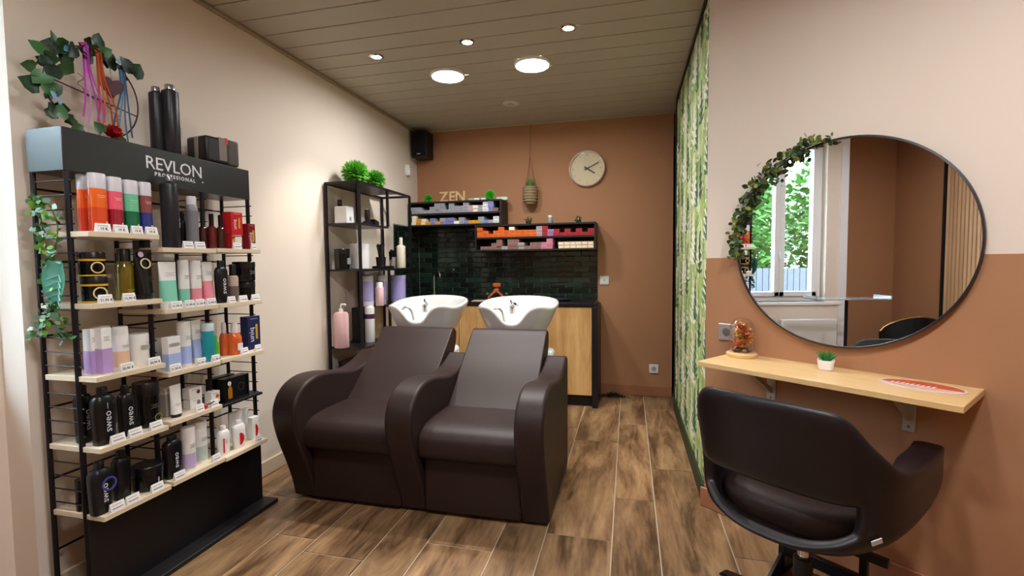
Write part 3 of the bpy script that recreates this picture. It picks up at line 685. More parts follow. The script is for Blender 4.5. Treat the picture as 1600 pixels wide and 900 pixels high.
# ================================================================== ETAGERE
EX0, EX1, EY0, EY1, EYM, EZ = -2.08, -1.82, 2.995, 3.79, 3.40, 1.82
et = thing('metal_shelving', 'slim black metal shelving unit against the pale side wall', 'shelving', (0, 0, 0)); fr = .0085
def bar(x0, x1, y0, y1, z0, z1, name='rail'): return MB().box(min(x0, x1)-fr*(x0 == x1), max(x0, x1)+fr*(x0 == x1), min(y0, y1)-fr*(y0 == y1), max(y0, y1)+fr*(y0 == y1), min(z0, z1)-fr*(z0 == z1), max(z0, z1)+fr*(z0 == z1)).build(name, BLACK_METAL, et)
for x in (EX0, EX1):
    for y in (EY0, EY1): bar(x, x, y, y, 0, EZ, 'post')
ES = {1: (1.54, EY0, EYM), 2: (1.215, EY0, EY1), 3: (.93, EYM, EY1), 4: (.66, EY0, EYM+.02), 5: (.12, EY0, EY1)}
for x in (EX0, EX1):
    bar(x, x, EYM, EYM, 1.54, EZ, 'post'); bar(x, x, EYM, EYM, .66, 1.215, 'post')
    bar(x, x, EY0, EY1, EZ, EZ); bar(x, x, EY0, EY1, 0.12, 0.12)
for y in (EY0, EY1): bar(EX0, EX1, y, y, EZ, EZ)
MB().box(EX0+.005, EX1-.005, EY0, EYM+.2, EZ-.004, EZ+.008).build('shelf_plate', BLACK_METAL, et)
for k, (z, a, b) in ES.items():
    MB().box(EX0-.005, EX1+.005, a, b, z-.016, z).build('shelf_plate', mat('1A1518', .3), et, bevel=.002)
grass_ball((-1.95, 3.17, EZ+.008), .095, 'larger green grass ball on top of the black shelving', '6CB83E', 420)
grass_ball((-1.95, 3.44, EZ+.008), .085, 'smaller green grass ball on top of the black shelving', '6CB83E', 380)

# ================================================================== MIRROR, DESK SHELF
t = thing('round_mirror', 'large round wall mirror with a thin black rim over the desk shelf', 'mirror', wp(.583, 0, 1.313), TH)
MR = .418
MB().lathe([(MR-.004, .001), (MR, .004), (MR, .024), (MR-.007, .026), (MR-.008, .02)], 96, cap0=True, cap1=False).build('rim', mat('2A2628', .4), t, smooth=True, rot=(PI/2, 0, 0))
MB().lathe([(MR-.0075, .019), (MR-.0075, .0205)], 96).build('mirror_glass', mat('F0F2F2', .0, metal=1), t, rot=(PI/2, 0, 0))
SZ = .812
t = thing('desk_shelf', 'light wooden desk shelf on steel brackets under the mirror', 'shelf', wp(.15, 0, SZ), TH)
MB().box(.0, .862, -.315, -.001, -.022, 0).build('board', SHELF_WOOD, t, bevel=.002)
BRK = mat('B8B0A0', .4, metal=.3)
for bxx in (.175, .665):
    b_ = MB().box(bxx-.02, bxx+.02, -.008, -.001, -.20, -.023).build('bracket', BRK, t, bevel=.003)
    MB().box(bxx-.02, bxx+.02, -.26, -.008, -.029, -.023).build('arm', BRK, b_)
    MB().prism([(-.008, -.16), (-.008, -.135), (-.20, -.03), (-.225, -.03)], bxx-.006, bxx+.006).build('brace', BRK, b_)
    MB().lathe([(.005, .008), (.005, .0095)], 10, c=(bxx, -.18, 0)).build('screw', mat('6E6A64', .4), b_, rot=(PI/2, 0, 0))
# glass dome with dried flowers
t = thing('glass_dome', 'glass dome of dried orange flowers on a round wooden base', 'ornament', wp(.222, .072, SZ), TH); t.scale = (1.28, 1.28, 1.3)
MB().lathe([(.05, 0), (.052, .004), (.052, .012), (.046, .016)], 36).build('base', SHELF_WOOD, t, smooth=True)
MB().lathe([(.041, .016), (.041, .095), (.038, .112), (.03, .126), (.016, .135), (0, .138)], 36, cap0=False).build('dome', THIN, t, smooth=True)
rnd = random.Random(12)
FC = ['D9571E', 'E5B21E', 'C23A1C', 'F08A4A', '7A8C2A', 'B8451E', 'E8C62E', 'F2A27A']
for k in range(26):
    a = rnd.uniform(0, 6.28); r = rnd.uniform(.0, .026); zz = .035+k*.0032+rnd.uniform(0, .006); r *= 1 if zz < .09 else .65
    leaf_cloud(14, .012, .012, .009, .017, 40+k, .05).build('flower', mat(FC[k % 8], .6), t, loc=(r*math.cos(a), r*math.sin(a), zz), kind='stuff')
for k in range(12):
    a = k*.55; MB().lathe([(0, 0), (.008, .003), (.009, .008), (0, .014)], 8).build('pebble', mat(('4A2E22', '8A6A50', '3A2420')[k % 3], .6), t, smooth=True, loc=(.025*math.cos(a)*(k % 3 > 0), .025*math.sin(a), .017))
# little pot
t = thing('potted_succulent', 'small green succulent in a square white pot on the desk shelf', 'plant', wp(.568, .085, SZ), TH+.3)
MB().loft([(0, .020, .020), (.004, .024, .024), (.035, .029, .029), (.040, .0295, .0295), (.040, .025, .025), (.034, .024, .024)], 28, 5).build('pot', mat('F2F0EE', .25), t, smooth=True)
rnd = random.Random(5)
lm = MB().loft([(0, .003, .002), (.02, .0044, .0025), (.046, .0005, .0005)], 6).mesh('leaf', True); lm.materials.append(mat('2F7A35', .45))
for k in range(22):
    a = k*2.4; tl = .1+.035*k
    obj('leaf', lm, None, t, (.006*math.cos(a), .006*math.sin(a), .033), (0, min(tl, .85), a))
# glossy oval leaflet
t = thing('oval_leaflet', 'glossy oval red and cream printed card on the desk shelf', 'leaflet', wp(.872, .12, SZ), TH)
def ell(a, b, n=40, x=0, y=0): return [(x+a*math.cos(2*PI*k/n), y+b*math.sin(2*PI*k/n)) for k in range(n)]
MB().prism(ell(.118, .072), 0.0005, .003, 'z').build('card', mat('E4D8DC', .2), t)
MB().prism([(x, y) for x, y in ell(.109, .066) if y > -.012], .003, .0034, 'z').build('print', mat('C8502E', .2, noise=.35, nscale=18), t)
MB().prism([(x, y) for x, y in ell(.102, .060) if y < -.016], .003, .0033, 'z').build('print', mat('DDB79C', .2, noise=.2, nscale=20), t)
for k in range(9):
    MB().prism([(-.085+k*.014, -.012-.002*(k % 2)), (-.078+k*.014, -.012), (-.074+k*.014, .004+.004*(k % 3)), (-.080+k*.014, .006)], .0034, .0037, 'z').build('script_stroke', mat('F2E6EA', .4), t)
# eucalyptus garland along the mirror rim
t = thing('leaf_garland', 'artificial eucalyptus garland draped over the mirror rim', 'garland', wp(.583, 0, 1.313), TH)
pts = []
for k in range(40):
    a = math.radians(96+k*2.35); pts.append(((MR+.004)*math.cos(a), -.03, (MR+.004)*math.sin(a)))
MB().tube(pts, .003, 6).build('stem', mat('4A4A22', .8), t)
def leaf_mesh(l, w, col, curl=.15):
    m = MB(); m.add([(0, 0, 0), (l*.35, w*.5, curl*l*.2), (l*.75, w*.38, curl*l*.1), (l, 0, -curl*l*.3), (l*.75, -w*.38, curl*l*.1), (l*.35, -w*.5, curl*l*.2), (l*.5, 0, -curl*l*.1)],
                    [(0, 6, 1), (1, 6, 2), (2, 6, 3), (3, 6, 4), (4, 6, 5), (5, 6, 0)])
    me = m.mesh('leaf', True, 3.2); me.materials.append(mat(col, .5)); return me
GL = [leaf_mesh(.024, .020, c) for c in ('5E7438', '3F5A30', '8A9440', '4F6E4A', '2E4226')]
rnd = random.Random(3)
def leaf_at(parent, p, meshes, rnd, sc=1.0, face=None):
    o = obj('leaf', rnd.choice(meshes), None, parent, p, (rnd.uniform(-1.3, 1.3)+(PI/2 if face else 0), rnd.uniform(-1, 1), rnd.uniform(0, 6.28)))
    s_ = sc*rnd.uniform(.75, 1.2); o.scale = (s_, s_, s_); return o
for k in range(280):
    p = pts[rnd.randrange(40)]; leaf_at(t, (p[0]+rnd.gauss(0, .013), p[1]-.018+rnd.uniform(-.012, .014), p[2]+rnd.gauss(0, .013)), GL, rnd, 1.15, True)
for a0, n_ in ((128, 8), (146, 6), (112, 4)):
    a = math.radians(a0); x, z = MR*math.cos(a), MR*math.sin(a)
    MB().tube([(x, -.032, z), (x+.01, -.036, z-.02), (x+.012, -.036, z-.05)], .0018, 5).build('stem', mat('4A4A22', .8), t)
    for q in range(n_): leaf_at(t, (x+.01+rnd.gauss(0, .01), -.046, z-.008*q-.006), GL, rnd, .95, True)

# ================================================================== STYLING CHAIR
def tub_shell(path, n=64):
    """path: (x, y, z_bottom, z_hole_low, z_hole_high, z_top, lean) control points -> sampled list"""
    return spline(path, n)
def styling_chair(label, loc, rz, hole=True):
    t = thing('styling_chair', label, 'chair', loc, rz)
    half = [(.272, .350, .520, .545, .570, .600, .0), (.296, .318, .478, .53, .585, .632, .002), (.308, .18, .445, .515, .58, .640, .006), (.305, .0, .420, .505, .575, .646, .010), (.286, -.125, .400, .50, .567, .668, .018),
            (.244, -.215, .388, .490, .562, .745, .030), (.190, -.268, .380, .455, .562, .826, .045), (.10, -.296, .377, .420, .566, .846, .055)]
    path = half+[(0, -.303, .376, .412, .568, .848, .058)]+[(-x, *r) for x, *r in half[::-1]]
    P = spline(path, 5); N = len(P); rows = []
    V = []
    for x, y, zb, zl, zh, zt, ln in P:
        out = Vector((x, y-.02, 0)).normalized()
        col = []
        for z, k in ((zb, -.6), (zb+(zl-zb)*.6, -.15), (zl, .0), (zh, .15), (zh+(zt-zh)*.35, .4), (zh+(zt-zh)*.7, .75), (zt, 1.0)):
            o_ = out*ln*k - (out*.045 if z == zb else Vector())
            col.append((x+o_.x, y+o_.y, z))
        V.append(col)
    f = []; v = [p for c in V for p in c]; K = 7
    for i in range(N-1):
        cx_ = abs((P[i][0]+P[i+1][0])/2); back = P[i][1] < -.15
        for k in range(K-1):
            if hole and k == 2 and back and cx_ < .232: continue
            f.append((i*K+k, (i+1)*K+k, (i+1)*K+k+1, i*K+k+1))
    m = MB(); m.add(v, f)
    sh = m.build('shell', LEATHER_DK, t, smooth=True, ang=3.0)
    vg = sh.vertex_groups.new(name='thick')
    for i in range(N):
        wgt = .45+.55*min(1, max(0, (P[i][1]+.2)/.25))
        vg.add(list(range(i*K, i*K+K)), wgt, 'REPLACE')
    so = sh.modifiers.new('solid', 'SOLIDIFY'); so.thickness = .082; so.offset = -1; so.vertex_group = 'thick'; so.thickness_vertex_group = 0.0
    su = sh.modifiers.new('sub', 'SUBSURF'); su.levels = 2; su.render_levels = 2
    MB().loft([(.385, .18, .19), (.395, .215, .22), (.43, .232, .235), (.475, .23, .235), (.498, .21, .215), (.505, .15, .16)], 36, 3).build('seat', LEATHER, t, smooth=True, loc=(0, .005, 0), ang=1.2)
    MB().box(-.09, .09, -.09, .09, .365, .385).build('seat_plate', BLACK_METAL, t, bevel=.004)
    MB().lathe([(.018, .18), (.018, .37)], 18).build('gas_lift', CHROME, t, smooth=True)
    MB().lathe([(.045, .055), (.040, .10), (.030, .12), (.030, .225), (.024, .23)], 20).build('column', BLACK, t, smooth=True)
    for k in range(5):
        a = k*2*PI/5+.55
        leg = MB().prism([(.02, .065), (.30, .012), (.31, .0), (.29, .0), (.02, .03)], -.022, .022, 'y').build('leg', BLACK_GLOSS, t, bevel=.006, rot=(0, 0, a))
    return t
ch = styling_chair('dark leather styling chair with an open back facing the round mirror', (.587, 1.789, 0), TH)
lab = MB().box(-.015, .015, -.001, .001, -.009, .009).build('care_label', mat('E8E8F0', .5), ch, loc=(.259, -.201, .476), rot=(.3, -.4, .86)); lab['label'] = 'small white care label'
# floor footrest under the desk shelf
t = thing('footrest', 'black metal floor footrest under the desk shelf', 'footrest', wp(.40, .25, 0), TH)
for x in (.09, .36):
    MB().box(x-.012, x+.012, -.012, .012, .01, .215).build('post', BLACK_METAL, t, bevel=.002)
    MB().prism([(-.16, 0), (.14, 0), (.14, .012), (.015, .09), (-.015, .09), (-.16, .012)], x-.006, x+.006).build('side_plate', BLACK_METAL, t, bevel=.001)
MB().box(.05, .43, -.014, .014, .198, .226).build('foot_bar', BLACK_METAL, t, bevel=.003)
MB().box(.09, .37, -.010, .010, .085, .13).build('rail', BLACK_METAL, t, bevel=.002)

# things seen only in the mirror: glass console, gold rimmed chair
t = thing('glass_console', 'clear glass tray table on a dark pole by the window', 'table', (-1.72, .47, 0))
MB().box(-.11, .11, -.32, .33, .885, .897).build('tray', mat('EAF4F8', .05, trans=.85, ior=1.3), t, bevel=.004)
MB().box(-.11, .11, -.33, -.32, .89, .92).box(-.11, .11, .32, .33, .89, .92).build('tray_edge', mat('E4EEF4', .1, trans=.5), t)
MB().lathe([(.014, .02), (.014, .885)], 14).build('pole', BLACK_METAL, t, smooth=True); MB().lathe([(.14, 0), (.14, .012), (.02, .025)], 28).build('base', BLACK_METAL, t, smooth=True)
t = thing('tub_chair', 'black round-backed tub chair with gold piping by the brown rear wall', 'chair', (-1.97, -.22, 0))
arc = [(math.cos(a), math.sin(a)) for a in [PI+.0+(PI)*k/24 for k in range(25)]]
m = MB(); rs = []
for c, s_ in arc:
    zt = .50+.17*max(0, -s_)**.7
    rs.append([(.26*c, .26*s_, .2), (.29*c, .29*s_, zt), (.25*c, .25*s_, zt+.005), (.22*c, .22*s_, .2)])
m.rings(rs).build('shell', mat('0C0A0C', .5), t, smooth=True, ang=.8)
MB().tube([(.272*c, .272*s_, .512+.17*max(0, -s_)**.7) for c, s_ in arc], .006, 6).build('piping', mat('C8A060', .3, metal=.6), t, smooth=True)
MB().loft([(.30, .2, .2), (.40, .22, .22), (.42, .18, .18)], 24).build('seat', mat('0C0A0C', .5), t, smooth=True)
for a in (.8, 2.3, 3.9, 5.4): MB().tube([(.16*math.cos(a), .16*math.sin(a), .32), (.22*math.cos(a), .22*math.sin(a), 0)], [.014, .009], 8).build('leg', mat('C8A060', .3, metal=.6), t)

# ================================================================== PRODUCT STAND
SX0, SXF, SXE = -2.06, -1.90, -1.81
LY = [1.266, 1.541, 1.809, 2.078]
st = thing('product_stand', 'black wire product display stand with a branded header against the pale wall', 'display stand', (0, 0, 0))
def tb(p, q, r, name, mt=BLACK_METAL, n=8): return MB().tube([p, q], r, n).build(name, mt, st, smooth=True)
rung = MB().tube([(SX0, 0, 0), (SXF+.022, 0, 0)], .0026, 6).mesh('rung', True); rung.materials.append(BLACK_METAL)
for i, y in enumerate(LY):
    tb((SX0, y, .02), (SX0, y, 1.585), .0085, 'post'); tb((SXF, y, .02), (SXF, y, 1.585), .0095, 'post')
    for k in range(25):
        obj('rung', rung, None, st, (0, y, .34+k*.0505))
for z in (.20, .47, .735, 1.0, 1.27, 1.53):
    tb((SX0-.006, LY[0], z), (SX0-.006, LY[-1], z), .0045, 'cross_bar')
hdr = MB().box(SX0-.005, SXF+.005, LY[0]-.012, LY[-1]+.012, 1.585, 1.735).build('header', mat('1B1B20', .3, spec=.9), st, bevel=.002)
LT = mat('E6E6EA', .4)
hx = SXF+.0056
def htext(s_, size, y, z, **k): return text(s_, size, LT, hdr, (hx, y, z), (PI/2, 0, PI/2), **k)
htext('REVLON', .073, 1.678, 1.670, bold=.0002, space=.95)
htext('PROFESSIONAL', .0222, 1.678, 1.629, bold=.0006, space=1.32); htext('®', .012, 1.812, 1.630)
MB().box(SXF+.0098, SXF+.016, LY[0]-.005, LY[-1]+.012, .012, .345).build('base_panel', mat('0D0A0D', .5), st, bevel=.002)
MB().box(SX0-.02, SXF+.10, LY[0]-.02, LY[-1]+.025, 0, .02).build('base_plate', mat('151316', .5), st, bevel=.003)
COLY = [(1.262, 1.52), (1.53, 1.785), (1.795, 2.055)]
SHZ = {1: [1.374, 1.325, 1.329], 2: [1.121, 1.075, 1.075], 3: [.862, .817, .82], 4: [.607, .615, .60], 5: [.36, .365, .359]}
for r, zs in SHZ.items():
    for c in range(3):
        a, b = COLY[c]; z = zs[c]
        if r == 4 and c == 2:
            MB().box(SX0, SXE-.02, a, b, z-.012, z).build('tray', mat('0D0A0D', .5), st, bevel=.002); continue
        MB().box(SX0+.004, SXE, a, b, z-.019, z).build('shelf_board', PALE_WOOD, st, bevel=.0015)

# ---------------- product builders (local: x = viewer's right, -y = front)
INK = mat('3A3A40', .6)
def spot_on(px0, px1, pyt, X, zb):
    pm = (px0+px1)/2; zg = on_x(pm, pyt, X)[2]; py = pyt
    a, b = on_x(px0, py, X), on_x(px1, py, X)
    ym_ = (a[1]+b[1])/2; foreshort = abs(X)/math.hypot(X, ym_)/.80
    return ym_, (b[1]-a[1])*foreshort, zg-zb
def P(name, label, cat, px, pyt, X, zb, group=None, rz=0.0):
    y, w, h = spot_on(px[0], px[1], pyt, X, zb)
    t = thing(name, label, cat, (X, y, zb), PI/2+rz, group)
    return t, w, h
def lines(t, w, z0, n, yf, mt=INK, gap=.006, name='print_line'):
    m = MB()
    for k in range(n):
        q = w*(1 if k % 2 == 0 else .7); m.box(-q/2, q/2, yf-.0003, yf, z0-k*gap, z0-k*gap+.0012)
    m.build(name, mt, t)
def round_bottle(t, r, h, body, cap, capf=.2, band=None, bandf=(0, .5), capr=.95, e=2.0, sy=1.0, shoulder=.0):
    zc = h*(1-capf)
    MB().lathe([(r*.94, 0), (r, .004), (r, zc-shoulder-.004), (r*.97, zc-shoulder), (r*capr*.98, zc)], 24, sy=sy, e=e).build('bottle_body', body, t, smooth=True)
    MB().lathe([(r*capr, zc), (r*capr, h-.005), (r*capr*.9, h)], 24, sy=sy, e=e).build('cap', cap, t, smooth=True)
    if band: MB().lathe([(r*1.012, h*bandf[0]+.003), (r*1.012, h*bandf[1])], 24, sy=sy, e=e, cap0=False, cap1=False).build('colour_band', band, t, smooth=True)
def tube_prod(t, w, h, body, cap, band=None, bandf=(.1, .5), capf=.12, d=None):
    d = d or w*.34; zc = h*capf
    def sec(f): return (zc+(h-zc)*f, w/2*(.80+.20*f), d*(1-f)+.0012*f)
    MB().loft([sec(f) for f in (0, .2, .4, .6, .8, .97, 1.0)], 24, 2.6).build('tube_body', body, t, smooth=True)
    MB().loft([(0, w*.36, d*.92), (.003, w*.375, d*.96), (zc, w*.39, d*.98)], 24, 2.4).build('cap', cap, t, smooth=True)
    if band:
        a, b = [(x*h-zc)/(h-zc) for x in bandf]
        MB().loft([(s_[0], s_[1]*1.01, s_[2]*1.02+.0004) for s_ in (sec(a), sec((a+b)/2), sec(b))], 24, 2.6).build('colour_band', band, t, smooth=True)
def jar(t, r, h, body, lid, lidf=.35, band=None):
    zc = h*(1-lidf)
    MB().lathe([(r*.9, 0), (r*.97, .004), (r*.97, zc)], 28).build('jar_body', body, t, smooth=True)
    MB().lathe([(r, zc), (r, h-.003), (r*.96, h)], 28).build('lid', lid, t, smooth=True)
    if band: MB().lathe([(r*1.015, zc-.004), (r*1.015, zc+.003)], 28, cap0=False, cap1=False).build('trim_band', band, t, smooth=True)
def carton(t, w, d, h, body, band=None, bandf=(.0, .5), nlines=3):
    MB().box(-w/2, w/2, -d/2, d/2, 0, h).build('carton', body, t, bevel=.0012)
    if band: MB().box(-w/2-.0003, w/2+.0003, -d/2-.0004, d/2, h*bandf[0]+.002, h*bandf[1]).build('colour_band', band, t)
    if nlines: lines(t, w*.6, h*.8, nlines, -d/2-.0005)
def flat_bottle(t, w, d, h, body, cap, capw=.35, capf=.13, txt=None, sh=.82, mt=None):
    zc = h*(1-capf); b = zc
    MB().loft([(0, w*.40, d*.42), (.004, w*.43, d*.46), (b*.3, w*.46, d*.48), (b*.75, w*.5, d*.5), (b*.9, w*.485, d*.48), (b*.98, w*.36, d*.38), (b, w*capw*.5, d*.3)], 28, 3).build('bottle_body', body, t, smooth=True)
    MB().loft([(zc, w*capw*.5, d*.32), (h-.003, w*capw*.5, d*.32), (h, w*capw*.46, d*.28)], 20, 2.6).build('cap', cap, t, smooth=True)
    if txt: text(txt, h*.175, mt or mat('D8D8E0', .5), t, (-w*.02, -d*.5-.0012, b*.47), (PI/2, -PI/2, 0), ext=.0003)
def tagc(px, py, X, zb, where, txt='', head='E9E4DC', edge=None):
    y, w, h = spot_on(px[0], px[1], py, X, zb)
    w = max(.026, min(w*.92, .05))
    t = thing('price_card', 'white price card standing %s' % where, 'price card', (X, y, zb), PI/2, 'price cards %s' % where)
    h = .030
    MB().prism([(-.008, 0), (.006, 0), (.0, h), (-.0016, h)], -w/2, w/2).build('holder', mat('F0F0F0', .15), t)
    m = MB(); s_ = (.0064)/h
    m.add([(-w/2*.96, -.0085, .002), (w/2*.96, -.0085, .002), (w/2*.96, -.0022, h-.001), (-w/2*.96, -.0022, h-.001)], [(0, 1, 2, 3)])
    c = m.build('card', mat('F4F1EC', .5), t)
    ang = math.atan2(h, .0064)
    if txt: text(txt, .0135, INK, t, (0, -.0072, .010), (ang, 0, 0), ext=.0002, bold=.0002)
    if not txt:
        m = MB(); m.add([(-w*.4, -.0080, .009), (w*.36, -.0080, .009), (w*.36, -.0073, .0122), (-w*.4, -.0073, .0122)], [(0, 1, 2, 3)]); m.build('print_line', mat('7A7A82', .6), t)
    m = MB(); m.add([(-w*.4, -.0050, .021), (w*.3, -.0050, .021), (w*.3, -.0046, .0226), (-w*.4, -.0046, .0226)], [(0, 1, 2, 3)]); m.build('print_line', mat('8A8A90', .6), t)
CF, CBK, CM = -1.855, -1.945, -1.89
MW = mat('ECEBE8', .35); MBK = mat('111014', .3); MBKG = mat('0C0B0E', .15); CAPW = mat('D6D4DA', .3)
def liquid(c): return mat(c, .12, coat=.4)
# --- row 1, first bay
z = SHZ[1][0]
for lab_, px, pyt, X, up, lo in (('two-tone orange conditioner bottle at the ivy end of its row', (118, 142), 273, CBK+.02, 'F0602A', 'D8442A'), ('two-tone orange conditioner bottle beside the pink one', (135, 164), 271, CF, 'F26A22', 'DE4A22'),
                              ('pink and dark red conditioner bottle', (164, 189), 277, CF, 'F0607A', 'A01830'), ('light and dark green conditioner bottle', (189, 214), 282, CF, '6CC89A', '0E6B45'), ('brown and blue conditioner bottle', (214, 235), 285, CF, '8A4A44', '2A3480')):
    t, w, h = P('conditioner_bottle', lab_, 'bottle', px, pyt, X, z); r = w*.41
    round_bottle(t, r, h, liquid(up), CAPW, .26, liquid(lo), (0, .42), .99, e=3.2, sy=.8)
    lines(t, r*1.1, h*.62, 2, -r*.815, mat('F4E8E0', .5)); text('Λ', h*.09, mat('F4E8E0', .5), t, (r*.5, -r*.83, h*.15), ext=.0002)
for px in ((146, 173), (175, 199), (203, 222), (225, 245)): tagc(px, 346, -1.822, z, 'before the two-tone bottles', '19 €')
# --- row 1, second bay
z = SHZ[1][1]
t, w, h = P('hairspray_can', 'tall black hairspray can on the shelf, reaching the header', 'spray can', (248, 277), 274, CF+.005, z); r = w*.41
round_bottle(t, r, h*.99, mat('1E1E24', .35), mat('8A8A90', .2, metal=.7), .075, capr=.5, shoulder=.012); text('style', .022, mat('A9A9B0', .5), t, (r*.55, -r*.86, h*.35), (PI/2, -PI/2, .55), ext=.0003)
t, w, h = P('dark_bottle', 'dark glass bottle standing behind the grey spray can', 'bottle', (278, 291), 332, CBK, z); round_bottle(t, w*.42, h, MBK, MBK, .2, capr=.6, shoulder=.01)
t, w, h = P('spray_can', 'slim grey spray can with a white top', 'spray can', (288, 308), 307, CM, z); round_bottle(t, w*.41, h, mat('8E8E92', .35), mat('D8D8DA', .3), .16, capr=.8, shoulder=.012, band=mat('7A7A80', .35), bandf=(.1, .72))
for k, (px, pyt, c) in enumerate((((309, 322), 335, '3A0E12'), ((322, 337), 334, '5A1218'), ((337, 350), 336, '3C1A10'))):
    t, w, h = P('hair_oil_bottle', ('dark red hair oil bottle with a pump next to the grey can', 'wine red hair oil bottle between two darker ones', 'brown hair oil bottle next to the red carton')[k], 'bottle', px, pyt, CM+.01*k, z)
    round_bottle(t, w*.42, h, mat(c, .12, coat=.5), MBKG, .34, capr=.5, shoulder=.008, e=3, sy=.8)
for px in ((284, 302), (302, 321)): tagc(px, 378, -1.822, z, 'before the grey spray can')
# --- row 1, third bay
z = SHZ[1][2]
def one_box(label, px, pyt, X, zb, col, d=.045, gold='E3B23C'):
    t, w, h = P('carton_box', label, 'box', px, pyt, X, zb); w = max(.02, w-.7*d)
    carton(t, w, d, h, mat(col, .35), nlines=0)
    text('uniq', h*.26, mat('F2E8E4', .5), t, (-w*.2, -d/2-.0006, h*.45), (PI/2, -PI/2, 0), ext=.0002)
    text('1', h*.62, mat(gold, .35, metal=.4), t, (w*.2, -d/2-.0006, h*.5), ext=.0002, bold=.002)
    lines(t, w*.6, h*.92, 1, -d/2-.0005, mat('F2E8E4', .5))
    return h
h0 = one_box('lower red carton with white and gold print', (349, 366), 367, CM+.02, z, 'B01622', .05)
one_box('bright red carton with gold numeral, topmost of its stack', (347, 378), 332, CM+.02, z+h0+.001, 'C41A26', .05)
one_box('small dark red carton at the end of the shelf', (377, 398), 350, CF-.01, z, '7A0E1C', .04)
for px in ((362, 377), (391, 400)): tagc(px, 377, -1.822, z, 'before the red cartons')
# --- row 2, first bay
z = SHZ[2][0]
def gold_jar(label, px, pyt, zb):
    t, w, h = P('hair_mask_jar', label, 'jar', px, pyt, CM, zb); r = w*.40
    jar(t, r, h, MBKG, MBK, .32, mat('D8A818', .4)); MB().lathe([(r*1.0, .001), (r*1.0, .006)], 28, cap0=False, cap1=False).build('trim_band', mat('D8A818', .4), t, smooth=True)
    MB().lathe([(h*.24, 0), (h*.24, .001), (h*.19, .001), (h*.19, 0)], 24, cap0=False, cap1=False).build('ring_print', mat('D9C896', .4), t, rot=(PI/2, 0, -.2), loc=(-r*.2, -r*.985, h*.36))
    return h
h1 = gold_jar('black and yellow hair mask jar at the bottom of its stack', (124, 168), 432, z)
gold_jar('black and yellow hair mask jar stacked on top', (119, 164), 394, z+h1+.001)
t, w, h = P('oil_bottle', 'olive gold oil bottle with a black cap', 'bottle', (177, 207), 389, CM, z); r = w*.40
round_bottle(t, r, h, mat('6B5A10', .1, coat=.6), MBK, .24, capr=.72, shoulder=.02, e=2.4); lines(t, r, h*.2, 2, -r*1.01, mat('D9B93A', .4))
t, w, h = P('black_carton', 'black carton standing behind the black tube', 'box', (206, 232), 374, CBK, z); carton(t, w*.6, .035, h, MBK, nlines=0)
t, w, h = P('hair_tube', 'large black tube with a gold ring print', 'tube', (204, 239), 390, CF-.005, z); tube_prod(t, w*.86, h, MBKG, MBK)
MB().lathe([(.021, 0), (.021, .0015), (.016, .0015), (.016, 0)], 24, cap0=False, cap1=False).build('ring_print', mat('E0CFA0', .35), t, rot=(PI/2-.12, 0, 0), loc=(0, -.0135, h*.72))
MB().lathe([(.011, 0), (.011, .001)], 16).build('round_sticker', mat('C9A9C4', .5), t, rot=(PI/2-.12, 0, 0), loc=(-w*.18, -.011, h*.9)); lines(t, w*.45, h*.45, 4, -.021)
for px in ((152, 175), (190, 211)): tagc(px, 459, -1.822, z, 'before the black and yellow jars', '21,90 €' if px[0] < 160 else '15,90 €')
# --- row 2, second bay
z = SHZ[2][1]; MINT = mat('7FCDB2', .4); PINK = mat('EE8FA0', .4)
t, w, h = P('hair_tube', 'big white and mint hair tube', 'tube', (243, 277), 409, CF, z); tube_prod(t, w*.86, h, MW, MW, MINT, (.16, .6)); lines(t, w*.5, h*.76, 3, -.016)
t, w, h = P('slim_bottle', 'slim white and mint bottle', 'bottle', (276, 294), 406, CF-.01, z); round_bottle(t, w*.42, h, MW, MW, .15, MINT, (.08, .38), .99); lines(t, w*.5, h*.66, 3, -w*.425)
t, w, h = P('slim_bottle', 'slim white and pink bottle', 'bottle', (294, 313), 407, CF-.01, z); round_bottle(t, w*.42, h, MW, MW, .15, PINK, (.08, .38), .99); lines(t, w*.5, h*.66, 3, -w*.425)
t, w, h = P('hair_tube', 'white and pink hair tube', 'tube', (312, 333), 409, CF-.012, z); tube_prod(t, w*.86, h, MW, MW, PINK, (.12, .55)); lines(t, w*.5, h*.76, 3, -.012)
for px in ((264, 285), (287, 304), (304, 320), (321, 338)): tagc(px, 470, -1.822, z, 'before the mint and pink tubes', '21,90 €')
# --- row 2, third bay
z = SHZ[2][2]
t, w, h = P('black_bottle', 'slim black sweo bottle beside the pink tube', 'bottle', (332, 356), 407, CF, z); flat_bottle(t, w*.82, .035, h, MBK, MBK, .5, .15, 'sweo')
t, w, h = P('taupe_bottle', 'taupe and beige bottle with a black cap', 'bottle', (355, 371), 413, CF-.005, z); round_bottle(t, w*.42, h, mat('C9AFA0', .4), MBK, .3, mat('6E625C', .4), (0, .42), .7, shoulder=.006)
t, w, h2 = P('black_jar', 'lower black jar beside the taupe bottle', 'jar', (371, 398), 439, CM, z); jar(t, w*.42, h2, MBKG, MBK)
t, w, h = P('black_jar', 'wide black jar stacked above another jar', 'jar', (362, 398), 409, CM, z+h2+.001); jar(t, w*.41, h, MBKG, MBK, .3); lines(t, w*.3, h*.5, 3, -w*.415, mat('A8A8B0', .5))
for px in ((354, 368), (371, 387), (391, 406)): tagc(px, 462, -1.822, z, 'before the stacked black jars')
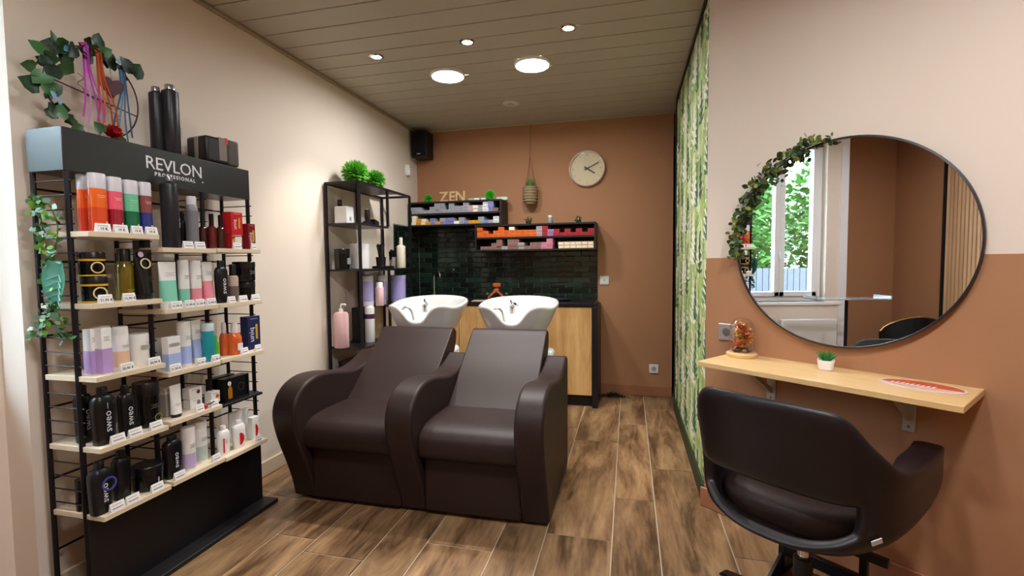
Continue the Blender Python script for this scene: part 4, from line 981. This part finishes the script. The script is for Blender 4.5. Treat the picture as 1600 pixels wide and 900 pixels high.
# --- row 3, first bay
z = SHZ[3][0]; LIL = mat('B69AD0', .4); PEACH = mat('E6BE9C', .4); PERI = mat('A9BBE8', .4)
t, w, h = P('carton_box', 'white carton standing behind the lilac cartons', 'box', (143, 171), 509, CBK-.02, z); carton(t, w*.6, .04, h, MW)
t, w, h = P('carton_box', 'white and lilac carton at the ladder end', 'box', (129, 152), 514, CM, z); carton(t, w*.55, .038, h, MW, LIL, (0, .52))
t, w, h = P('carton_box', 'white and lilac carton in front of its twin', 'box', (147, 172), 512, CF, z); carton(t, w*.62, .036, h, MW, LIL, (0, .55))
t, w, h = P('peach_bottle', 'white and peach bottle beside the lilac cartons', 'bottle', (173, 200), 510, CM+.01, z); round_bottle(t, w*.41, h, MW, MW, .18, PEACH, (.03, .42), .98); lines(t, w*.45, h*.55, 2, -w*.415)
t, w, h = P('white_jar', 'wide white jar with a grey label', 'jar', (199, 232), 521, CM, z); jar(t, w*.41, h, MW, MW, .3); MB().box(-w*.2, w*.2, -w*.425, -w*.40, h*.5, h*.64).build('grey_label', mat('A9A8A4', .5), t)
for px, py in (((186, 209), 570), ((229, 251), 560)): tagc(px, py, -1.822, z, 'before the lilac cartons', '20,90 €')
# --- row 3, second bay
z = SHZ[3][1]
t, w, h = P('carton_box', 'white carton tucked behind the periwinkle carton', 'box', (241, 262), 528, CBK, z); carton(t, w*.6, .04, h, MW)
t, w, h = P('carton_box', 'squat white and periwinkle carton', 'box', (251, 282), 526, CF, z); carton(t, w*.66, .034, h, MW, PERI, (0, .5)); MB().box(-w*.3, w*.3, -.0176, -.017, h*.72, h*.8).build('grey_label', mat('A9A8A4', .5), t)
t, w, h = P('slim_bottle', 'slim white and periwinkle bottle', 'bottle', (275, 297), 502, CM+.005, z); round_bottle(t, w*.42, h, MW, MW, .15, PERI, (.03, .44), .99); lines(t, w*.45, h*.66, 3, -w*.425)
t, w, h = P('hair_tube', 'white and periwinkle hair tube', 'tube', (296, 315), 500, CM+.005, z); tube_prod(t, w*.88, h, MW, MW, PERI, (.12, .55)); lines(t, w*.5, h*.76, 3, -.012)
t, w, h = P('teal_bottle', 'teal bottle with a pale cap', 'bottle', (315, 333), 505, CF, z); round_bottle(t, w*.42, h, mat('1E95A0', .3), mat('C9DDE0', .3), .2, None, capr=.98, e=2.6)
t, w, h = P('green_bottle', 'small lime green bottle behind a price card', 'bottle', (331, 341), 524, CM, z); round_bottle(t, w*.42, h, mat('5CC43A', .3), mat('5CC43A', .3), .3, None, capr=.7)
for px, py in (((262, 284), 575), ((306, 322), 561), ((329, 344), 556)): tagc(px, py, -1.822, z, 'before the periwinkle products', '21,90 €')
# --- row 3, third bay
z = SHZ[3][2]
for k, (px, X) in enumerate((((341, 357), CM), ((354, 377), CF))):
    t, w, h = P('orange_spray', ('orange spray bottle next to the lime green one', 'orange spray bottle with a white sticker')[k], 'spray bottle', px, 504, X, z)
    MB().lathe([(.36*w, 0), (.4*w, .005), (.4*w, h*.5), (.37*w, h*.58), (.24*w, h*.68)], 24).build('bottle_body', liquid('D9622E'), t, smooth=True); MB().lathe([(.2*w, h*.68), (.2*w, h*.9), (.15*w, h)], 18).build('cap', mat('E4DCDC', .3), t, smooth=True)
    if k: MB().box(-w*.2, w*.2, -w*.412, -w*.395, h*.14, h*.36).build('sticker', mat('E6E2E6', .5), t)
one_box('dark blue carton with a gold numeral', (374, 406), 494, CM, z, '1C2450', .045)
for px in ((374, 388), (397, 408)): tagc(px, 544, -1.822, z, 'before the dark blue carton')
# --- row 4, first bay
z = SHZ[4][0]
t, w, h = P('shampoo_bottle', 'black sweo shampoo bottle behind its twin', 'bottle', (113, 142), 602, CBK, z); flat_bottle(t, w*.84, .045, h, MBK, MBK, .4, .15, 'sweo')
t, w, h = P('shampoo_bottle', 'broad black sweo shampoo bottle in front of its twin', 'bottle', (137, 179), 605, CF, z); flat_bottle(t, w*.82, .05, h, MBK, MBK, .38, .14, 'sweo'); text('—', h*.1, mat('D8D8E0', .5), t, (-w*.02, -.0262, h*.68), (PI/2, -PI/2, 0), ext=.0003)
t, w, h = P('shampoo_bottle', 'narrow black sweo bottle beside the black tub', 'bottle', (180, 208), 602, CF-.005, z); flat_bottle(t, w*.8, .045, h, MBK, MBK, .42, .15, 'sweo')
t, w, h = P('black_tub', 'large black tub with olive print', 'jar', (205, 248), 597, CM, z); jar(t, w*.41, h, MBKG, MBK, .3); lines(t, w*.3, h*.5, 3, -w*.405, mat('8A8A60', .5)); MB().lathe([(.016, 0), (.016, .001), (.012, .001), (.012, 0)], 18, cap0=False, cap1=False).build('ring_print', mat('7A7A20', .5), t, rot=(PI/2, 0, 0), loc=(.012, -w*.405, h*.2))
for px, py in (((169, 197), 682), ((199, 222), 670), ((232, 254), 660)): tagc(px, py, -1.822, z, 'before the black sweo bottles')
# --- row 4, second bay
z = SHZ[4][1]
t, w, h = P('clear_box', 'clear plastic box beside the white tube', 'box', (246, 266), 606, CM-.02, z); MB().box(-w*.35, w*.35, -.03, .03, 0, h*.8).build('box_body', mat('D9D2CA', .15, trans=.6, ior=1.2), t, bevel=.002); MB().box(-w*.36, w*.36, -.031, .031, h*.8, h).build('lid', mat('E4E0DA', .2), t, bevel=.002)
t, w, h = P('hair_tube', 'white tube with a black cap', 'tube', (262, 284), 601, CF, z); tube_prod(t, w*.86, h, MW, MBK, capf=.1); lines(t, w*.4, h*.4, 2, -.013)
hb = .056
for lab_, px, pyt, zo, dot in (('white carton with a grey dot at the bottom of its stack', (284, 317), 622, 0, '77777E'), ('white carton with a plum dot, topmost of its stack', (282, 317), 605, 1, '5A2A40'), ('white carton with an orange dot', (319, 343), 611, 0, 'D0501E')):
    zz = z+(hs_ if zo else 0); t, w, h = P('small_carton', lab_, 'box', px, pyt, CM-.01+.02*(px[0] > 310), zz)
    if dot == '77777E': hs_ = h+.001
    carton(t, w*.62, .04, h, MW, nlines=1); MB().lathe([(.009, 0), (.009, .0008)], 18).build('dot_print', mat(dot, .5), t, rot=(PI/2, 0, 0), loc=(w*.12, -.0203, h*.55))
t = thing('red_clip', 'red plastic hair clip lying on the shelf', 'clip', (-1.83, 1.69, z), 1.2)
MB().prism([(-.025, 0), (.02, 0), (.03, .012), (.02, .018), (-.02, .012)], -.006, .006, 'y').build('jaw', mat('D0201E', .35), t, bevel=.002); MB().tube([(.02, 0, .014), (.055, 0, .026)], .003, 6).build('handle', MBK, t)
for px, py in (((304, 319), 640), ((327, 341), 625)): tagc(px, py, -1.822, z, 'before the small white cartons')
# --- row 4, third bay
z = SHZ[4][2]
for k, (px, pyt, X) in enumerate((((319, 368), 588, CBK), ((336, 389), 588, CM+.01))):
    t, w, h = P('gift_set', ('black gift box standing behind another', 'black gift box with an amber bottle in its window')[k], 'box', px, pyt, X, z)
    MB().box(-w*.42, w*.42, -.018, .02, 0, h).build('box_body', MBK, t, bevel=.002)
    if k:
        MB().box(-w*.42, w*.42, -.024, -.018, 0, .006).box(-w*.42, w*.42, -.024, -.018, h-.006, h).box(-w*.42, -w*.38, -.024, -.018, 0, h).box(w*.38, w*.42, -.024, -.018, 0, h).build('window_frame', MBK, t)
        MB().loft([(.012, .013, .003), (h*.55, .013, .003), (h*.6, .006, .003), (h*.8, .006, .003)], 14).build('amber_bottle', mat('A8701C', .15), t, smooth=True, loc=(-w*.22, -.0205, 0))
        MB().lathe([(.0105, 0), (.0105, .001)], 18).build('round_sticker', mat('DDD8D2', .5), t, rot=(PI/2, 0, 0), loc=(-w*.26, -.0242, h*.78))
        MB().lathe([(.02, 0), (.02, .0012), (.016, .0012), (.016, 0)], 22, cap0=False, cap1=False).build('ring_print', mat('3A3434', .4), t, rot=(PI/2, 0, 0), loc=(w*.16, -.0185, h*.5))
# --- row 5, first bay
z = SHZ[5][0]
t, w, h = P('black_jar', 'small black jar in the corner of the lowest shelf', 'jar', (116, 139), 748, CBK, z); jar(t, w*.42, h, MBKG, MBK)
t, w, h = P('shampoo_bottle', 'black sweo bottle with a violet ring print', 'bottle', (133, 174), 721, CF, z); flat_bottle(t, w*.82, .05, h, mat('14141C', .28), MBK, .36, .14, 'sweo')
MB().lathe([(.026, 0), (.026, .001), (.019, .001), (.019, 0)], 28, cap0=False, cap1=False).build('ring_print', mat('4A4690', .4), t, rot=(PI/2, 0, 0), loc=(w*.16, -.0255, h*.55))
t, w, h = P('black_bottle', 'tall plain black bottle beside the violet ringed one', 'bottle', (171, 203), 704, CM, z); flat_bottle(t, w*.8, .045, h, MBK, MBK, .4, .13)
t, w, h = P('black_jar', 'wide black jar with a white mark on the lowest shelf', 'jar', (203, 256), 725, CM+.01, z); jar(t, w*.40, h, MBKG, MBK, .35); text('sweo', .014, mat('D8D8E0', .5), t, (0, -w*.395, h*.35), (PI/2, -PI/2, 0), ext=.0003)
for px, py in (((169, 195), 790), ((195, 218), 776), ((234, 256), 760)): tagc(px, py, -1.822, z, 'on the lowest shelf before the violet ringed bottle')
# --- row 5, second bay
z = SHZ[5][1]
t, w, h = P('black_bottle', 'black sweo bottle beside the lilac one', 'bottle', (250, 285), 681, CF-.005, z); flat_bottle(t, w*.82, .045, h, MBK, MBK, .5, .1, 'sweo')
t, w, h = P('slim_bottle', 'slim white and lilac bottle', 'bottle', (281, 304), 667, CF-.008, z); round_bottle(t, w*.42, h, MW, MW, .15, mat('C4B2DA', .4), (.03, .4), .99); lines(t, w*.45, h*.6, 3, -w*.425)
t, w, h = P('slim_bottle', 'slim white and sage bottle', 'bottle', (298, 322), 658, CM, z); round_bottle(t, w*.42, h, MW, MW, .15, mat('B4C8BC', .4), (.03, .4), .99); lines(t, w*.45, h*.6, 3, -w*.425)
for px, py in (((270, 290), 740), ((330, 345), 715)): tagc(px, py, -1.822, z, 'before the lilac and sage bottles')
# --- row 5, third bay
z = SHZ[5][2]; RED = mat('CC1E26', .4)
t, w, h = P('backing_card', 'white backing card leaning behind the red and white bottles', 'card', (352, 393), 640, CBK, z); MB().box(-w*.46, w*.46, -.003, .003, 0, h).build('card', MW, t)
t, w, h = P('white_flask', 'white bottle with a thin red stripe', 'bottle', (336, 359), 665, CF, z); flat_bottle(t, w*.82, .035, h, MW, MW, .4, .14); MB().box(-w*.22, -w*.14, -.0188, -.017, h*.1, h*.6).build('red_stripe', RED, t); lines(t, w*.3, h*.55, 4, -.0188, mat('C86A70', .5))
t, w, h = P('white_flask', 'white bottle with a red half circle', 'bottle', (359, 384), 656, CF-.005, z); flat_bottle(t, w*.84, .035, h, MW, MW, .42, .14)
MB().prism([(.0, -h*.22)]+[(w*.3*math.cos(a), h*.22*math.sin(a)) for a in [-PI/2+PI*k/12 for k in range(13)]], -.0195, -.0175, 'y').build('half_circle', RED, t, loc=(-w*.12, 0, h*.33))
t, w, h = P('carton_box', 'white carton with a red half circle', 'box', (385, 406), 651, CM+.01, z); carton(t, w*.6, .03, h, MW, nlines=0)
MB().prism([(.0, -h*.28)]+[(w*.22*math.cos(a), h*.28*math.sin(a)) for a in [-PI/2+PI*k/12 for k in range(13)]], -.0165, -.0152, 'y').build('half_circle', RED, t, loc=(-w*.05, 0, h*.38))
tagc((398, 409), 690, -1.822, z, 'at the end of the lowest shelf')

# ================================================================== ON TOP OF THE STAND
HZ = 1.735
for k, (px, pyt, X) in enumerate((((231, 254), 136, -2.0), ((251, 278), 133, -1.965))):
    t, w, h = P('hairspray_can', ('tall black hairspray can behind another on top of the stand', 'tall black hairspray can in front on top of the stand')[k], 'spray can', px, pyt, X, HZ)
    round_bottle(t, w*.42, h, mat('222228', .35), mat('A9A6A8', .2, metal=.8), .07, capr=.6, shoulder=.008)
    if k: text('style', .022, mat('A9A9B0', .5), t, (w*.25, -w*.38, h*.35), (PI/2, -PI/2, .5), ext=.0003)
t = thing('styling_case', 'black styling tool case with a red tab on top of the stand', 'case', (-1.975, 1.955, HZ), PI/2-.15)
MB().box(-.085, .085, -.07, .07, .004, .128).build('case_body', mat('1C181A', .4), t, bevel=.014, seg=3)
MB().box(-.0865, -.07, -.016, .010, .008, .124).build('silver_stripe', mat('A89890', .3, metal=.5), t, bevel=.003)
MB().box(.02, .087, -.0715, .0715, .003, .1292).build('lid_half', mat('4A423E', .35), t, bevel=.012, seg=3)
MB().box(-.02, .02, -.0713, -.03, .02, .1294).build('silver_band', mat('8A8078', .3, metal=.5), t, bevel=.002)
MB().box(.012, .026, -.074, -.045, .10, .132).build('red_tab', mat('D0301E', .4), t, bevel=.003)
# wreath
wr = thing('wreath_ornament', 'wire ring wreath with ivy, ribbons and a hanging heart on a wooden base', 'wreath', (-1.985, 1.425, HZ), PI/2)
MB().box(-.10, .135, -.035, .03, 0, .012).build('wooden_base', SHELF_WOOD, wr, bevel=.002)
RC, RR = Vector((.01, 0, .175)), .165
WIRE = mat('2A1E1E', .5)
MB().tube([(RC.x+RR*math.cos(a), 0, RC.z+RR*math.sin(a)) for a in [k*2*PI/48 for k in range(49)]], .0028, 6).build('ring', WIRE, wr, smooth=True)
MB().tube([(RC.x-RR*.98, 0, RC.z+.01), (RC.x+RR*.98, 0, RC.z-.04)], .0025, 6).build('cross_wire', WIRE, wr)
rnd = random.Random(21)
vine = spline([(RC.x+(RR+rnd.uniform(-.012, .012))*math.cos(a), rnd.uniform(-.015, .015), RC.z+(RR+rnd.uniform(-.012, .012))*math.sin(a)) for a in [math.radians(35+k*16) for k in range(15)]], 4)
MB().tube(vine, .0032, 6).build('vine', mat('3A2A20', .8), wr, smooth=True)
MB().tube(spline([(RC.x+.03*math.cos(k)+.02*k-.08, .01*(-1)**k, RC.z+.06-.018*k) for k in range(9)], 5), .0014, 5).build('tendril', mat('5A4636', .8), wr, smooth=True)
IV = []
for c in ('1F3F20', '2B5226', '173020', '3A6A3A'):
    m = MB(); l_ = .05
    out = [(.12, 0), (0, .30), (.25, .50), (.60, .40), (1.0, 0), (.60, -.40), (.25, -.50), (0, -.30)]
    v = [(x*l_, y*l_, .004*math.sin(x*3)) for x, y in out]+[(.45*l_, 0, -.004)]
    m.add(v, [(i, (i+1) % 8, 8) for i in range(8)]); me = m.mesh('leaf', True, 3); me.materials.append(mat(c, .4)); IV.append(me)
for k, a in enumerate([40, 52, 66, 78, 90, 100, 112, 122, 132, 140, 148, 156, 163, 172, 180, 188, 196, 205, 214, 224, 236, 250, 60, 135, 160, 95, 118, 128, 145, 152, 168, 176, 193, 210, 45, 84, 106]):
    a = math.radians(a); q = RR+rnd.uniform(-.03, .03)
    o = obj('leaf', IV[k % 4], None, wr, (RC.x+q*math.cos(a), -.012+rnd.uniform(-.02, .02), RC.z+q*math.sin(a)), (PI/2+rnd.uniform(-.6, .6), rnd.uniform(-.5, .5), 0))
    o.rotation_euler = (PI/2+rnd.uniform(-.5, .5), rnd.uniform(0, 6.28), rnd.uniform(-.5, .5)); s_ = rnd.uniform(.8, 1.4); o.scale = (s_,)*3
bl = leaf_mesh(.03, .022, '6FA0B8')
for a in (128, 205, 212, 60): obj('leaf', bl, None, wr, (RC.x+RR*math.cos(math.radians(a)), -.03, RC.z+RR*math.sin(math.radians(a))), (PI/2, a, .3))
def ribbon(name, x0, z0, x1, col, n=4, sp=.012):
    for k in range(n):
        dx = (k-(n-1)/2)*sp
        pts = spline([(x0+dx*.2, -.006-.004*k, z0), (x0+dx*.4, -.012-.004*k, z0-.10), (x1+dx*1.4, -.014-.003*k, z0-.20), (x1+dx*2.4+.006*(-1)**k, -.016, z0-.27-.02*(k % 3))], 4)
        m = MB(); v = []; w_ = .0032
        for (x, y, z) in pts: v += [(x-w_, y, z), (x+w_, y-.0015, z)]
        m.add(v, [(2*i, 2*i+1, 2*i+3, 2*i+2) for i in range(len(pts)-1)])
        m.build('ribbon', mat(col[k % len(col)], .45), wr)
    MB().tube([(x0-.012, -.008, z0-.004), (x0, -.014, z0+.006), (x0+.012, -.008, z0-.004)], .006, 6).build('knot', mat(col[0], .5), wr, smooth=True)
ribbon('ribbon', RC.x-.035, RC.z+RR+.002, RC.x-.02, ('B83AA8', 'C47AC0', 'A0489C'))
ribbon('ribbon', RC.x+.012, RC.z+RR-.002, RC.x+.03, ('B0481E', 'C4602A', '9A3E20'))
ribbon('ribbon', RC.x+.095, RC.z+RR-.032, RC.x+.085, ('2E5A80', '5A86A0', '4A6C88'))
MB().tube([(RC.x+.055, -.004, RC.z+RR-.012), (RC.x+.057, -.008, RC.z+.075)], .0016, 5).build('heart_string', mat('A08A78', .8), wr)
hp = []
for k in range(40):
    a = 2*PI*k/40; hp.append((  .0026*16*math.sin(a)**3, .0026*(13*math.cos(a)-5*math.cos(2*a)-2*math.cos(3*a)-math.cos(4*a))))
MB().prism(hp, -.018, .002, 'y').build('heart', mat('4A1A28', .35), wr, bevel=.007, seg=3, loc=(RC.x+.057, 0, RC.z+.045))
fl = MB(); rnd = random.Random(2)
pet = MB().add([(0, 0, 0), (.007, -.004, .012), (.009, -.006, .024), (0, -.004, .036), (-.009, -.006, .024), (-.007, -.004, .012)], [(0, 1, 5), (1, 2, 4, 5), (2, 3, 4)]).mesh('petal'); pet.materials.append(mat('A8161C', .5))
for k in range(38):
    a = k*2.399; tilt = .25+k*.035
    obj('petal', pet, None, wr, (RC.x+.035, -.028, .035), (0, 0, 0)).rotation_euler = Matrix.Rotation(PI/2, 3, 'X').to_euler() if k == 0 else (Matrix.Rotation(PI/2-.3, 3, 'X') @ Matrix.Rotation(a, 3, 'Z') @ Matrix.Rotation(tilt, 3, 'X')).to_euler()
for x, z_, r_ in ((RC.x+.045, .022, 1.2), (RC.x+.07, .015, 2.2), (RC.x-.01, .02, 4)):
    o = obj('leaf', IV[1], None, wr, (x, -.045, z_), (PI/2, r_, 0)); o.scale = (1.0,)*3

# ivy garland down the side of the stand
gv = thing('ivy_garland', 'trailing artificial ivy hanging on the end ladder of the stand', 'garland', (0, 0, 0))
G2 = [leaf_mesh(.026, .022, c) for c in ('3F7A34', '6FA83A', '2F5E3A', '8CC04A', '4A7A68', '9FC8B8')]
yy = LY[0]-.02
gp = [(-2.01, yy, 1.50), (-1.955, yy, 1.46), (-1.925, yy, 1.39), (-1.945, yy, 1.30), (-1.975, yy, 1.20), (-1.99, yy, 1.11), (-2.02, yy, 1.04), (-2.06, yy, 1.005)]
gs = spline(gp, 6); MB().tube(gs, .0022, 5).build('stem', mat('5A6A2A', .8), gv)
g3 = spline([(-2.02, yy, 1.49), (-2.0, yy, 1.42), (-1.985, yy, 1.32), (-1.955, yy, 1.22), (-1.965, yy, 1.12), (-1.93, yy, 1.05), (-1.90, yy, 1.00)], 6); MB().tube(g3, .0022, 5).build('stem', mat('5A6A2A', .8), gv)
rnd = random.Random(8)
for k in range(220):
    p = rnd.choice(gs if k % 2 else g3); o = leaf_at(gv, (p[0]+rnd.gauss(0, .012), p[1]+rnd.uniform(-.022, .008), p[2]+rnd.gauss(0, .012)), G2, rnd, .92, True)
m = MB(); L2, W2 = .155, .11; v = [(0, .0, 0)]; 
prof = [(0, 0), (.06, .3), (.18, .46), (.35, .5), (.55, .44), (.75, .3), (.9, .14), (1, 0)]
top = [(u*L2-.02*(0 < u < .15), w_*W2) for u, w_ in prof]; out = top+[(x, -y) for x, y in top[-2:0:-1]]
m = MB(); m.add([(x, y, .02*math.sin(3*abs(y)/W2)) for x, y in out]+[(x, 0, -.004) for x, _ in top], [])
nO = len(out); idx = lambda i: nO+i
fs = []
for i in range(7): fs.append((i, i+1, idx(i+1), idx(i))); fs.append(((nO-i) % nO, idx(i), idx(i+1), (nO-i-1) % nO))
m.f = fs
o = m.build('monstera_leaf', mat('3E8A70', .35), gv, smooth=True, ang=3, loc=(-1.908, LY[0]-.03, 1.262), rot=(PI/2, PI/2+.12, 0))
for k in range(1, 6):
    x = L2*(.12+k*.14); MB().tube([(x, 0, .003), (x+.02, W2*.3, .018)], .002, 4).tube([(x, 0, .003), (x+.02, -W2*.3, .018)], .002, 4).build('vein', mat('5FA58C', .4), o)

# ================================================================== THINGS ON THE ETAGERE
def E_(name, label, cat, px, pyt, X, zb, rz=0): return P(name, label, cat, px, pyt, X, zb, None, rz)
EXM = -1.93
z = ES[1][0]
t, w, h = E_('white_box', 'white square box on the highest shelf of the black unit', 'box', (525, 549), 323, -1.99, z); MB().box(-w*.36, w*.36, -.05, .05, 0, h).build('box_body', MW, t, bevel=.006); MB().box(-w*.1, w*.1, -.0506, -.0500, .02, .05).build('print', mat('9A9A98', .5), t)
t, w, h = E_('brown_bottle', 'dark brown dropper bottle behind the white box', 'bottle', (525, 536), 312, -2.045, z); round_bottle(t, w*.42, h, mat('2A1A18', .2), MBK, .2, capr=.6, shoulder=.02)
t = thing('hair_clipper', 'black hair clipper on its charging stand beside the white box', 'clipper', (EXM+.03, 3.24, z), PI/2)
MB().loft([(0, .045, .03), (.02, .045, .03), (.03, .03, .02)], 20, 3).build('charging_base', MBK, t, smooth=True); MB().loft([(.03, .018, .016), (.08, .022, .018), (.115, .02, .014)], 16, 3).build('clipper_body', mat('232326', .3), t, smooth=True); MB().box(-.02, .02, -.014, .014, .113, .123).build('blade', STEEL, t, bevel=.002)
t = thing('clipper_guards', 'row of black clipper guards beside the clipper', 'clipper guards', (EXM+.03, 3.33, z), PI/2)
for k in range(3): MB().box(-.03+k*.022, -.012+k*.022, -.03, .03, 0, .05-.006*k).build('guard', MBK, t, bevel=.004)
z = ES[2][0]
t, w, h = E_('black_jar', 'black jar with a grey label beside the white tub', 'jar', (522, 546), 389, -1.985, z); jar(t, w*.42, h, MBKG, MBK, .25); MB().box(-w*.15, w*.15, -w*.425, -w*.40, h*.25, h*.55).build('label', mat('8C9094', .5), t)
t, w, h = E_('white_tub', 'large white powder tub with a lid', 'tub', (546, 576), 381, -1.96, z); jar(t, w*.42, h, MW, MW, .2)
t = thing('brush_holder', 'black tray of combs and brushes beside a steel cup', 'brushes', (EXM+.03, 3.46, z), PI/2)
MB().box(-.09, .09, -.05, .05, 0, .02).build('tray', MBK, t, bevel=.006); MB().lathe([(.035, .02), (.04, .09), (.036, .09), (.03, .025)], 20, c=(-.035, 0, 0)).build('pot', MBK, t, smooth=True)
rnd = random.Random(6)
for k in range(9):
    a = rnd.uniform(-.35, .35); x = -.035+rnd.uniform(-.02, .02); MB().tube([(x, rnd.uniform(-.015, .015), .05), (x+.09*a, 0, .13), (x+.14*a, 0, .175+.02*rnd.random())], [.004, .005, .009], 6).build('brush', MBK, t)
t = thing('steel_cup', 'small steel cup holding black combs', 'cup', (EXM+.05, 3.575, z), PI/2)
MB().lathe([(.026, 0), (.028, .09), (.025, .09), (.023, .005)], 22).build('cup_body', mat('B8B4B4', .3, metal=.8), t, smooth=True)
for k in range(4): MB().box(-.014+k*.008, -.009+k*.008, -.01, .012, .01, .14+.012*(k % 2)).build('comb', MBK, t, rot=(0, .12*(k-1.5), 0))
t, w, h = E_('white_bottle', 'white nozzle bottle at the far end of the shelving', 'bottle', (619, 633), 371, EXM+.04, z); round_bottle(t, w*.40, h, mat('E4DCC8', .4), mat('E4DCC8', .4), .24, capr=.4, shoulder=.012); lines(t, w*.3, h*.5, 3, -w*.405)
z = ES[3][0]; LV = mat('A8A0D0', .4)
for k, (px, pyt, X) in enumerate((((563, 582), 416, EXM), ((588, 602), 416, EXM+.02))):
    t, w, h = E_('lilac_bottle', ('white and lilac bottle behind the front post of the shelving', 'white and lilac bottle beside the little pink one')[k], 'bottle', px, pyt, X, z); round_bottle(t, w*.42, h, mat('D6D4DC', .4), mat('C4C2CC', .4), .2, LV, (.12, .62), .5, shoulder=.012)
t, w, h = E_('pink_bottle', 'little pink bottle with a white cap', 'bottle', (586, 599), 441, EXM+.07, z); round_bottle(t, w*.42, h, mat('E6BFC0', .4), MW, .22, capr=.8)
t, w, h = E_('lilac_tub', 'large lilac powder tub', 'tub', (608, 633), 430, EXM+.03, z); jar(t, w*.42, h, mat('A9A0D8', .4), mat('B4ACDC', .4), .12)
z = ES[4][0]
t, w, h = E_('pump_bottle', 'pink pump bottle on the low shelf of the black unit', 'bottle', (521, 544), 487, -1.985, z); r = w*.42
MB().lathe([(r*.95, 0), (r, .006), (r, h-.02), (r*.8, h-.004), (r*.3, h)], 22).build('bottle_body', mat('DDB4B4', .4), t, smooth=True); MB().lathe([(r*.32, h), (r*.32, h+.02), (r*.12, h+.022), (r*.12, h+.05)], 14).build('pump', MW, t, smooth=True); MB().tube([(0, 0, h+.05), (.0, -.035, h+.052), (0, -.04, h+.045)], .006, 8).build('nozzle', MW, t, smooth=True)
t, w, h = E_('white_bottle', 'white bottle with a black cap and plum print', 'bottle', (569, 584), 461, EXM+.02, z); round_bottle(t, w*.42, h, MW, MBK, .2, capr=.5, shoulder=.02); MB().lathe([(w*.425, h*.50), (w*.425, h*.60)], 22, cap0=False, cap1=False).build('label', mat('4A2A48', .5), t, smooth=True)
t, w, h = E_('black_box', 'black upright box behind the white bottle', 'box', (551, 572), 480, -1.99, z); MB().box(-w*.4, w*.4, -.04, .04, 0, h).build('box_body', MBK, t, bevel=.004)
t = thing('storage_crate', 'black storage crate at the foot of the shelving', 'crate', (-1.95, 3.30, ES[5][0]), 0)
MB().box(-.10, .10, -.25, .25, 0, .006).box(-.10, -.094, -.25, .25, 0, .42).box(.094, .10, -.25, .25, 0, .42).box(-.1, .1, -.25, -.244, 0, .42).box(-.1, .1, .244, .25, 0, .42).build('crate_body', mat('121014', .6), t)
MB().box(-.104, .104, -.254, .254, .405, .425).build('crate_rim', MBK, t, bevel=.003)
